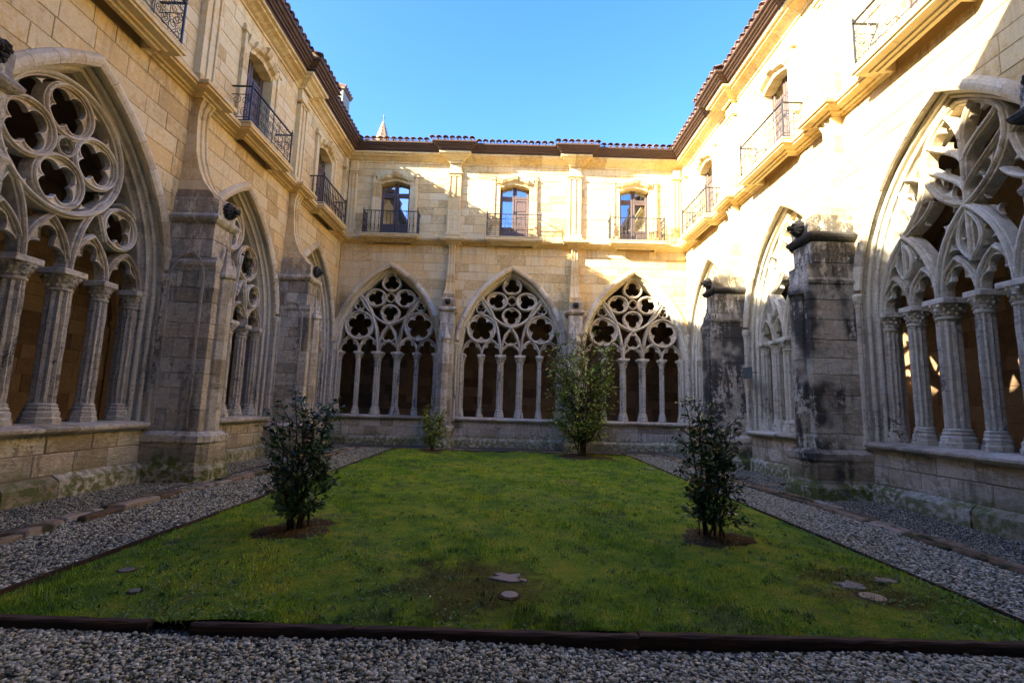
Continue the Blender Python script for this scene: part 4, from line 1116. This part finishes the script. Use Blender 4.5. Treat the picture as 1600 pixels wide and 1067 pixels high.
V = np.stack([np.stack([xx+wid*np.cos(th), yy+wid*np.sin(th), zz], 1), np.stack([xx-wid*np.cos(th), yy-wid*np.sin(th), zz], 1), np.stack([xx+lx, yy+ly, zz+hgt], 1)], 1).reshape(-1, 3)
F = np.arange(3*N).reshape(-1, 3)
o = bpy.data.objects.new('grass', np_mesh('grass', V, F, rng.random(N), 'blade')); COL.objects.link(o); tag(o, 'short mossy grass covering the rectangular lawn', 'grass', kind='stuff')
# clover and small weeds
N = 42000
yy = GY0+(GY1-GY0)*rng.random(N)**1.5; xx = rng.uniform(GX0+.02, GX1-.02, N)
cl = np.sin(xx*1.1+.4)*np.sin(yy*.8+1)+.6*np.sin(xx*3.1+yy*2.3)+.3*np.sin(xx*9-yy*7)
k = rng.random(N) < np.clip(cl*.6+.05, .03, .7); xx, yy = xx[k], yy[k]; N = len(xx)
s = rng.uniform(.005, .014, N)*(1+.06*(yy-4)); th = rng.uniform(0, 6.28, N); zz = LZ+lzn(xx, yy)+rng.uniform(.008, .028, N); tl = rng.normal(0, .35, (N, 2))
quad = []
for a_ in (0, 1, 2, 3):
    ca, sa = np.cos(th+a_*np.pi/2), np.sin(th+a_*np.pi/2); quad.append(np.stack([xx+s*ca, yy+s*sa, zz+s*(ca*tl[:, 0]+sa*tl[:, 1])], 1))
V = np.stack(quad, 1).reshape(-1, 3); F = np.arange(4*N).reshape(-1, 4)
o = bpy.data.objects.new('clover', np_mesh('clover', V, F, rng.random(N), 'clover')); COL.objects.link(o); tag(o, 'small clover leaves scattered through the lawn', 'clover', kind='stuff')
# taller tufts breaking the even turf
NT_ = 900; tx = rng.uniform(GX0+.1, GX1-.1, NT_); ty = GY0+.05+(GY1-GY0-.2)*rng.random(NT_)**1.6; nb = 14
cx = np.repeat(tx, nb)+rng.normal(0, .022, NT_*nb); cy = np.repeat(ty, nb)+rng.normal(0, .022, NT_*nb); n_ = NT_*nb
a_ = rng.uniform(0, 6.28, n_); L = rng.uniform(.025, .065, n_); w_ = rng.uniform(.003, .006, n_); zz = LZ+lzn(cx, cy)
V = np.stack([np.stack([cx-w_*np.sin(a_), cy+w_*np.cos(a_), zz], 1), np.stack([cx+w_*np.sin(a_), cy-w_*np.cos(a_), zz], 1), np.stack([cx+L*.7*np.cos(a_), cy+L*.7*np.sin(a_), zz+L*.8], 1)], 1).reshape(-1, 3)
o = bpy.data.objects.new('grass_tufts', np_mesh('grass_tufts', V, np.arange(3*n_).reshape(-1, 3), np.repeat(rng.random(NT_), nb), 'clover')); COL.objects.link(o); tag(o, 'taller fresh green tufts dotted over the lawn', 'grass', kind='stuff')
# pebbles
phi = (1+5**.5)/2
ico = np.array([(-1, phi, 0), (1, phi, 0), (-1, -phi, 0), (1, -phi, 0), (0, -1, phi), (0, 1, phi), (0, -1, -phi), (0, 1, -phi), (phi, 0, -1), (phi, 0, 1), (-phi, 0, -1), (-phi, 0, 1)])/math.sqrt(1+phi*phi)
icf = np.array([(0, 11, 5), (0, 5, 1), (0, 1, 7), (0, 7, 10), (0, 10, 11), (1, 5, 9), (5, 11, 4), (11, 10, 2), (10, 7, 6), (7, 1, 8), (3, 9, 4), (3, 4, 2), (3, 2, 6), (3, 6, 8), (3, 8, 9), (4, 9, 5), (2, 4, 11), (6, 2, 10), (8, 6, 7), (9, 8, 1)])
def pebbles(name, label, xs, ys, smin, smax, zb):
    N = len(xs); sz = smin+(smax-smin)*rng.random(N)**1.8*1.25
    sc3 = np.stack([sz*rng.uniform(.8, 1.5, N), sz*rng.uniform(.7, 1.0, N), sz*rng.uniform(.4, .75, N)], 1)
    base = ico[None]*sc3[:, None]*(1+rng.normal(0, .10, (N, 12, 1)))
    th = rng.uniform(0, 6.28, N); tx = rng.normal(0, .35, N)
    c, s_ = np.cos(tx)[:, None], np.sin(tx)[:, None]; y, z = base[..., 1]*c-base[..., 2]*s_, base[..., 1]*s_+base[..., 2]*c
    x = base[..., 0]; c, s_ = np.cos(th)[:, None], np.sin(th)[:, None]
    X = x*c-y*s_+xs[:, None]; Y = x*s_+y*c+ys[:, None]
    g = .012*np.sin(xs*2.1+ys*.7)+.01*np.sin(ys*1.7-xs)
    Z = z+(zb+g+rng.uniform(-.3, .6, N)*sz)[:, None]
    V = np.stack([X, Y, Z], -1).reshape(-1, 3); F = (icf[None]+12*np.arange(N)[:, None, None]).reshape(-1, 3)
    o = bpy.data.objects.new(name, np_mesh(name, V, F, np.repeat(rng.random(N), 20), 'pebble', False)); COL.objects.link(o); tag(o, label, 'gravel', kind='stuff')
n = 42000; xs = rng.uniform(-4.6, 4.6, n); ys = rng.uniform(2.2, 3.5, n); pebbles('gravel', 'coarse grey gravel along the near edge of the lawn', xs, ys, .006, .017, .0)
n = 26000; ys = 3.3+(17.5-3.3)*rng.random(n)**2.0; xs = rng.uniform(-5.75, GX0-.03, n); pebbles('gravel', 'pale gravel path left of the lawn', xs, ys, .008, .018, .0)
n = 26000; ys = 3.3+(17.5-3.3)*rng.random(n)**2.0; xs = rng.uniform(GX1+.03, 5.45, n); pebbles('gravel', 'pale gravel path right of the lawn', xs, ys, .008, .018, .0)
n = 9000; ys = 5+(18.5-5)*rng.random(n)**1.5; xs = rng.uniform(-6.85, -5.9, n); pebbles('gravel', 'fine gravel at the foot of the left wall', xs, ys, .007, .013, .0)
n = 14000; ys = 4+(18.5-4)*rng.random(n)**1.5; xs = rng.uniform(5.65, 6.9, n); pebbles('gravel', 'fine grey gravel at the foot of the right wall', xs, ys, .006, .012, .0)

# soil rings round the shrubs
for sx, sy, sr in SOIL:
    m = MB(); n = 28; vs = [(sx, sy, LZ+lz(sx, sy)+.035)]; fs = []
    for k, f in enumerate((.45, .8, 1.0)):
        for i in range(n):
            t_ = 2*PI*i/n; q = sr*f*(1+.18*math.sin(3*t_+sx)+R.uniform(-.16, .16)); x, y = sx+q*math.cos(t_), min(sy+q*math.sin(t_), GY1-.02)
            vs.append((x, y, LZ+lz(x, y)+(.028, .016, -.012)[k]+R.uniform(-.010, .010)))
    for i in range(n):
        j = (i+1) % n; fs.append((0, 1+i, 1+j))
        for k in (0, 1): fs.append((1+k*n+i, 1+(k+1)*n+i, 1+(k+1)*n+j, 1+k*n+j))
    m.add(vs, fs, .5); o = m.obj('soil_bed', 'soil', smooth=True, kind='structure')

# timber edging of the lawn: each beam a thing
def beam(x0, x1, y, z1, ry, label, dy=0):
    m = MB(); n = max(6, int((x1-x0)/.12)); w = .07; vs = []
    for i in range(n+1):
        x = x0+(x1-x0)*i/n; yy = y+dy*i/n
        j = lambda: R.uniform(-.005, .005)
        zt = z1+ry*(i/n)
        vs += [(x, yy-w/2+j(), -.05), (x, yy-w/2+j(), zt-.012+j()), (x, yy-w/2+.012+j(), zt+j()), (x, yy+w/2-.012+j(), zt+j()), (x, yy+w/2+j(), zt-.012+j()), (x, yy+w/2, -.05)]
    fs = []
    for i in range(n):
        for q in range(6): fs.append((i*6+q, i*6+(q+1) % 6, (i+1)*6+(q+1) % 6, (i+1)*6+q))
    fs += [tuple(range(6))[::-1], tuple(n*6+q for q in range(6))]
    m.add(vs, fs); o = m.obj('edging_beam', 'timber'); tag(o, label, 'beam', 'timber edging along the near side of the lawn'); return o
beam(-4.9, -2.42, 3.56, .075, -.008, 'leftmost dark timber beam of the near lawn edging, ending at the mossy gap')
beam(-2.12, -1.02, 3.54, .072, 0, 'short dark timber beam just right of the mossy gap in the edging')
beam(-1.01, .93, 3.54, .07, .0, 'long dark timber beam in the middle of the near lawn edging')
beam(.94, 5.2, 3.56, .074, -.004, 'rightmost dark timber beam of the near lawn edging', -.0)
for s, x in ((-1, GX0-.02), (1, GX1+.02)):
    y = 3.66; i = 0; root = empty('metal_edging', (x, 0, 0)); tag(root, 'thin rusty strip holding the %s long side of the lawn' % ('left' if s < 0 else 'right'), 'edging', 'thin strips along the lawn sides')
    while y < GY1:
        y2 = min(y+2.4, GY1); m = MB(); box(m, -.012, .012, y+.004, y2-.004, -.05, .055+R.uniform(-.01, .012), None, .003); m.obj('strip', 'timber', root); y = y2
root = empty('metal_edging', (0, GY1+.02, 0)); tag(root, 'thin strip holding the far end of the lawn', 'edging', 'thin strips along the lawn sides')
x = GX0
while x < GX1: m = MB(); box(m, x, min(GX1, x+1.95), -.02, .02, -.05, .07, None, .004); m.obj('strip', 'timber', root); x += 2

# stone gutters beside the side paths
def gutter(name, label, pts, w, h, gap=.02, double=False):
    root = empty(name); tag(root, label, 'gutter')
    for i in range(len(pts)-1):
        a, b = Vector(pts[i]), Vector(pts[i+1]); L = (b-a).length; d = (b-a)/L; nrm = Vector((-d.y, d.x)); t_ = 0
        while t_ < L-.05:
            l = min(R.uniform(.35, .85), L-t_)
            for row in ((-1, 1) if double else (0,)):
                if R.random() < .06: continue
                ww = w*R.uniform(.75, 1.15); c0 = a+d*(t_+l/2)+nrm*(row*w*.62+R.uniform(-.02, .02)); m = MB()
                box(m, -l/2+gap/2, l/2-gap/2, -ww/2, ww/2, -.08, h*R.uniform(.55, 1.15)*(1.0 if row <= 0 else .7), None, .018, .012)
                o = m.obj('stone', 'gutter', root, loc=(c0.x, c0.y, 0)); o.rotation_euler = (R.uniform(-.05, .05), R.uniform(-.03, .03), math.atan2(d.y, d.x)+R.uniform(-.04, .04))
            t_ += l
    return root
gutter('stone_gutter', 'broken line of brown edging stones between gravel strips beside the left wall', [(-5.45, 4.2), (-5.55, 8.3), (-5.38, 10), (-5.35, 14), (-5.3, 17.2)], .17, .07, .02, True)
gutter('stone_gutter', 'dark stone edging between gravel strips beside the right wall', [(5.55, 4.3), (5.55, 9.0), (5.35, 10.6), (5.3, 13), (5.4, 17.2)], .13, .06, .015, True)
gutter('stone_gutter', 'low stone edging across the foot of the end wall', [(-5.3, 17.25), (5.4, 17.3)], .12, .04, .015, False)
gutter('cross_gutter', 'short stone row running from the right edging to the buttress', [(5.6, 10.85), (6.5, 11.2)], .13, .05)

# covers and broken slabs lying in the lawn
def disc(name, x, y, r, label, mat='metal', rx=0):
    root = empty(name, (x, y, LZ+lz(x, y))); tag(root, label, 'drain cover', 'round covers set in the lawn')
    m = MB(); stack(m, [ringpts(q, q, z_, n=24) for q, z_ in ((r*1.5, -.03), (r*1.4, .004), (r*1.06, .010), (r*1.0, .008))]); m.obj('rim', 'soil', root)
    m = MB(); stack(m, [ringpts(q, q, z_, n=24) for q, z_ in ((r*1.0, .0), (r*1.0, .012), (r*.95, .015), (r*.4, .016))]); m.obj('lid', mat, root)
disc('drain_cover', .05, 4.2, .07, 'small round grey cover in the brown patch nearest the middle of the lawn edge')
disc('drain_cover', 3.12, 4.3, .10, 'larger round metal cover near the right corner of the lawn')
disc('drain_cover', -3.42, 4.62, .06, 'pale round cover near the left corner of the lawn')
disc('drain_cover', -2.95, 4.1, .04, 'tiny dark round cover close to the timber edging at the left')
disc('drain_cover', 3.5, 7.75, .10, 'round cover in the grass just right of the dark shrub')
disc('drain_cover', 3.75, 12.9, .12, 'distant round cover in the grass near the far right of the lawn')
def slab(x, y, r, label, h=.022):
    n = 13; pts = [(k_*r*math.cos(2*PI*i/n), k_*r*.66*math.sin(2*PI*i/n)) for i, k_ in [(i, R.choice((.55, .8, 1.0, 1.25))) for i in range(n)]]
    m = MB(); stack(m, [[(a_*k, b_*k, z_) for a_, b_ in pts] for k, z_ in ((1.05, -.03), (1.0, h*.8), (.93, h))]); o = m.obj('broken_slab', 'concrete', loc=(x, y, LZ+lz(x, y)))
    tag(o, label, 'stone', 'broken concrete pieces in the lawn')
slab(.04, 4.62, .15, 'irregular pale concrete piece behind the small round cover')
slab(.17, 4.56, .05, 'small chip beside the irregular pale concrete piece', .018)
slab(3.17, 4.62, .14, 'flat pale concrete piece behind the large round cover on the right')
slab(3.55, 4.72, .10, 'brownish flat piece at the far side of the right concrete piece', .015)
# fallen flecks: dead leaves
m = MB()
for _ in range(900):
    x = R.uniform(GX0, GX1); y = GY0+(GY1-GY0)*R.random()**1.3; q = R.uniform(.008, .018); t_ = R.uniform(0, 6.3)
    if R.random() < .6: s_ = R.choice(SOIL); x, y = s_[0]+R.gauss(0, s_[2]*.8), min(GY1-.1, s_[1]+R.gauss(0, s_[2]*.6))
    zz = LZ+lz(x, y)+.028
    m.add([(x+q*math.cos(t_), y+q*math.sin(t_), zz+R.uniform(0, .01)), (x-q*.5*math.sin(t_), y+q*.5*math.cos(t_), zz+.008), (x-q*math.cos(t_), y-q*math.sin(t_), zz), (x+q*.5*math.sin(t_), y-q*.5*math.cos(t_), zz+.008)], [(0, 1, 2, 3)])
t = NT('dead_leaf'); M['dead'] = t.done(t.ramp(t.attr(), (0, (.20, .10, .035)), (.6, (.38, .24, .10)), (1, (.60, .50, .36))), .8)
o = m.obj('fallen_leaves', 'dead'); tag(o, 'dry fallen leaves scattered over the lawn', 'leaves', kind='stuff')

# ------------------------------------------------------------------ shrubs
def shrub(name, label, x, y, h, rx, stems, leaves, size, mat, flowers=0, low=.12, shape=None, seed=1):
    q = random.Random(seed); root = empty(name, (x, y, LZ+.02)); tag(root, label, 'shrub')
    shape = shape or (lambda t: math.sin(PI*min(1, .12+t*.88))**.7*(1-.25*t))
    tips = []; allp = []
    for s in range(stems):
        a0 = 2*PI*s/stems+q.uniform(-.4, .4); top = h*q.uniform(.72, 1.0); lean = q.uniform(.25, .8)*rx
        pts = []; bx, by = q.uniform(-.11, .11), q.uniform(-.09, .09)
        for i in range(9):
            t_ = i/8; r_ = lean*t_**1.1
            pts.append((bx+r_*math.cos(a0)+q.uniform(-.02, .02)*h, by+r_*math.sin(a0)+q.uniform(-.02, .02)*h, top*t_))
        m = MB(); tube(m, pts, .010*h**.5+.003, 5, taper=.3)
        for i in range(1, 9):
            for b_ in range(3 if h < 2.5 else 4):
                P = Vector(pts[i]); t_ = P.z/h; az = a0+q.uniform(-1.7, 1.7); L = rx*shape(t_)*q.uniform(.25, .75)
                E = P+Vector((math.cos(az)*L, math.sin(az)*L, L*q.uniform(.2, .9)))
                mid = (P+E)/2+Vector((0, 0, -.03*L))
                tube(m, [P, mid, E], .004*h**.5, 4, taper=.4); tips.append((P, E))
                for c_ in range(2):
                    E2 = E+Vector((q.uniform(-1, 1), q.uniform(-1, 1), q.uniform(-.2, 1)))*L*.35; tube(m, [mid, E2], .0025*h**.5, 3, taper=.5); tips.append((mid, E2))
        m.obj('stem', 'bark', root)
    m = MB()
    for _ in range(leaves):
        P, E = q.choice(tips); t_ = q.random()**.6; c = P.lerp(E, t_)+Vector((q.gauss(0, .02), q.gauss(0, .02), q.gauss(0, .02)))*h**.5
        if c.z < low*h: continue
        rr = math.hypot(c.x, c.y); az_ = math.atan2(c.y, c.x); lim = rx*(1.0+.28*math.sin(3*az_+c.z/h*7+seed)+.18*math.sin(5*az_-c.z/h*13))*shape(min(1, c.z/h))
        if rr > lim and q.random() < .8: continue
        if c.z > h*1.03: continue
        d = Vector((c.x*.8/(rr+.05)+q.gauss(0, .55), c.y*.8/(rr+.05)+q.gauss(0, .55), q.gauss(.1, .5))).normalized()
        sd_ = d.cross(Vector((q.gauss(0, .4), q.gauss(0, .4), 1))).normalized(); n_ = sd_.cross(d)
        L = size*q.uniform(.7, 1.25); W_ = L*.27
        a_ = c; b_ = c+d*L*.35+sd_*W_; e_ = c+d*L*.7+sd_*W_*.75; f_ = c+d*L-n_*L*.1; g_ = c+d*L*.7-sd_*W_*.75; h_ = c+d*L*.35-sd_*W_; k_ = c+d*L*.5-n_*W_*.35
        m.add([a_, b_, e_, f_, g_, h_, k_], [(0, 1, 6), (1, 2, 6), (2, 3, 6), (3, 4, 6), (4, 5, 6), (5, 0, 6)], q.random())
    o = m.obj('foliage', mat, root, kind='stuff')
    if flowers:
        m = MB()
        for _ in range(flowers):
            P, E = q.choice(tips); c = E*q.uniform(.9, 1.05)
            for i in range(5):
                a_ = 2*PI*i/5; d = Vector((math.cos(a_), math.sin(a_), .5))*.03; e_ = Vector((-math.sin(a_), math.cos(a_), 0))*.016
                m.add([c, c+d*.6+e_, c+d, c+d*.6-e_], [(0, 1, 2, 3)])
        m.obj('blossoms', 'petal', root, kind='stuff')
    return root
egg = lambda t: max(.12, math.sin(PI*min(1, .30+t*.66))**.8*(1-.18*t))
shrub('camellia_shrub', 'dark glossy camellia shrub standing on the near left of the lawn', -2.5, 6.05, 1.70, .45, 11, 3300, .070, 'leaf_dark', low=.05, shape=egg, seed=4)
shrub('camellia_shrub', 'dark glossy camellia shrub standing on the near right of the lawn', 2.52, 6.13, 1.66, .41, 9, 3000, .068, 'leaf_dark', low=.05, shape=egg, seed=9)
shrub('small_shrub', 'small bright green shrub below the left pier of the end wall', -2.45, 16.3, 1.45, .55, 8, 2600, .075, 'leaf_mid', low=.06, shape=egg, seed=12)
wide = lambda t: max(.1, math.sin(PI*min(1, .26+t*.70))**.8*(1-.25*t))
shrub('flowering_shrub', 'tall airy green shrub with pink blossoms before the end wall', 2.35, 15.8, 4.0, 1.55, 17, 5600, .11, 'leaf_mid', flowers=110, low=.07, shape=wide, seed=21)

# weeds by the timber edging gap
for (x, y, n, lab) in ((-2.27, 3.56, 26, 'tuft of thin grass growing in the gap between the edging beams'), (.42, 3.82, 14, 'small leafy weed against the middle edging beam'), (1.5, 3.95, 9, 'tiny pale weed in the grass right of the brown patch')):
    m = MB()
    for _ in range(n):
        a_ = R.uniform(0, 6.3); L = R.uniform(.05, .13) if n > 20 else R.uniform(.03, .055); bx, by = x+R.gauss(0, .06 if n > 20 else .03), y+R.gauss(0, .02)
        w_ = .004 if n > 20 else .012
        d = Vector((math.cos(a_)*.7, math.sin(a_)*.7, .6)).normalized(); s_ = Vector((-math.sin(a_), math.cos(a_), 0))*w_; P = Vector((bx, by, LZ))
        m.add([P-s_*.5, P+d*L*.5-s_, P+d*L, P+d*L*.5+s_], [(0, 1, 2, 3)])
    o = m.obj('weed', 'clover'); tag(o, lab, 'weed', kind='stuff')

# ------------------------------------------------------------------ plaque, chimney, spire
root = empty('wall_plaque', (HX-.02, 13.72, 2.72), rad(-90)); tag(root, 'small dark rectangular plaque mounted on the right wall beside the second arch', 'plaque')
m = MB(); box(m, -.24, .24, -.20, -.17, -.16, .16, .5, .006); m.obj('plate', 'plaque', root)
m = MB()
for sx in (-.2, .2):
    for sz in (-.12, .12): box(m, sx-.012, sx+.012, -.215, -.20, sz-.012, sz+.012)
    box(m, sx-.01, sx+.01, -.17, 0, -.01, .01)
m.obj('bracket', 'iron', root)

root = empty('chimney', (-9.85, 24.6, 0)); tag(root, 'square plastered chimney with tiled cap rising over the left roof', 'chimney')
m = MB(); box(m, -.42, .42, -.5, .5, 12, 18.3, .8, .01); m.obj('shaft', 'concrete', root)
m = MB(); box(m, -.5, .5, -.58, .58, 18.3, 18.42, .5, .01); m.obj('cap_slab', 'tile', root)
for i in range(5):
    m = MB(); y = -.5+.25*i; tube(m, [(-.56, y, 18.45), (0, y, 18.62), (.56, y, 18.45)], .1, 7); m.obj('cap_tile', 'tile', root)

root = empty('church_spire', (-11.95, 40.2, 0)); tag(root, 'pale stone pinnacle with crockets showing above the far roof', 'spire')
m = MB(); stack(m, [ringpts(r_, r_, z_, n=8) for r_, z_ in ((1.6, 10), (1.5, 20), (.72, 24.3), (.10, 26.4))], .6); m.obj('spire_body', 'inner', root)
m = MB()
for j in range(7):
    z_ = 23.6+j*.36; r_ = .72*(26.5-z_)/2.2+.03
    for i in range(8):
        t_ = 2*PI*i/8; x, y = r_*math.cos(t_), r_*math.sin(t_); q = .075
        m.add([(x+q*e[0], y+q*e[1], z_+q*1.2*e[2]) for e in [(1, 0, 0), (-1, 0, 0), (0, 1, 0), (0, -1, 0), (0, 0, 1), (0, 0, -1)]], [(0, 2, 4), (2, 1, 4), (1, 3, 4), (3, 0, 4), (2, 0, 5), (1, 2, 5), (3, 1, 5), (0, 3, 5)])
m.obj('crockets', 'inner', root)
m = MB(); tube(m, [(0, 0, 26.3), (0, 0, 27.1)], .03, 6); box(m, -.16, .16, -.02, .02, 26.8, 26.86); m.obj('finial', 'iron', root)
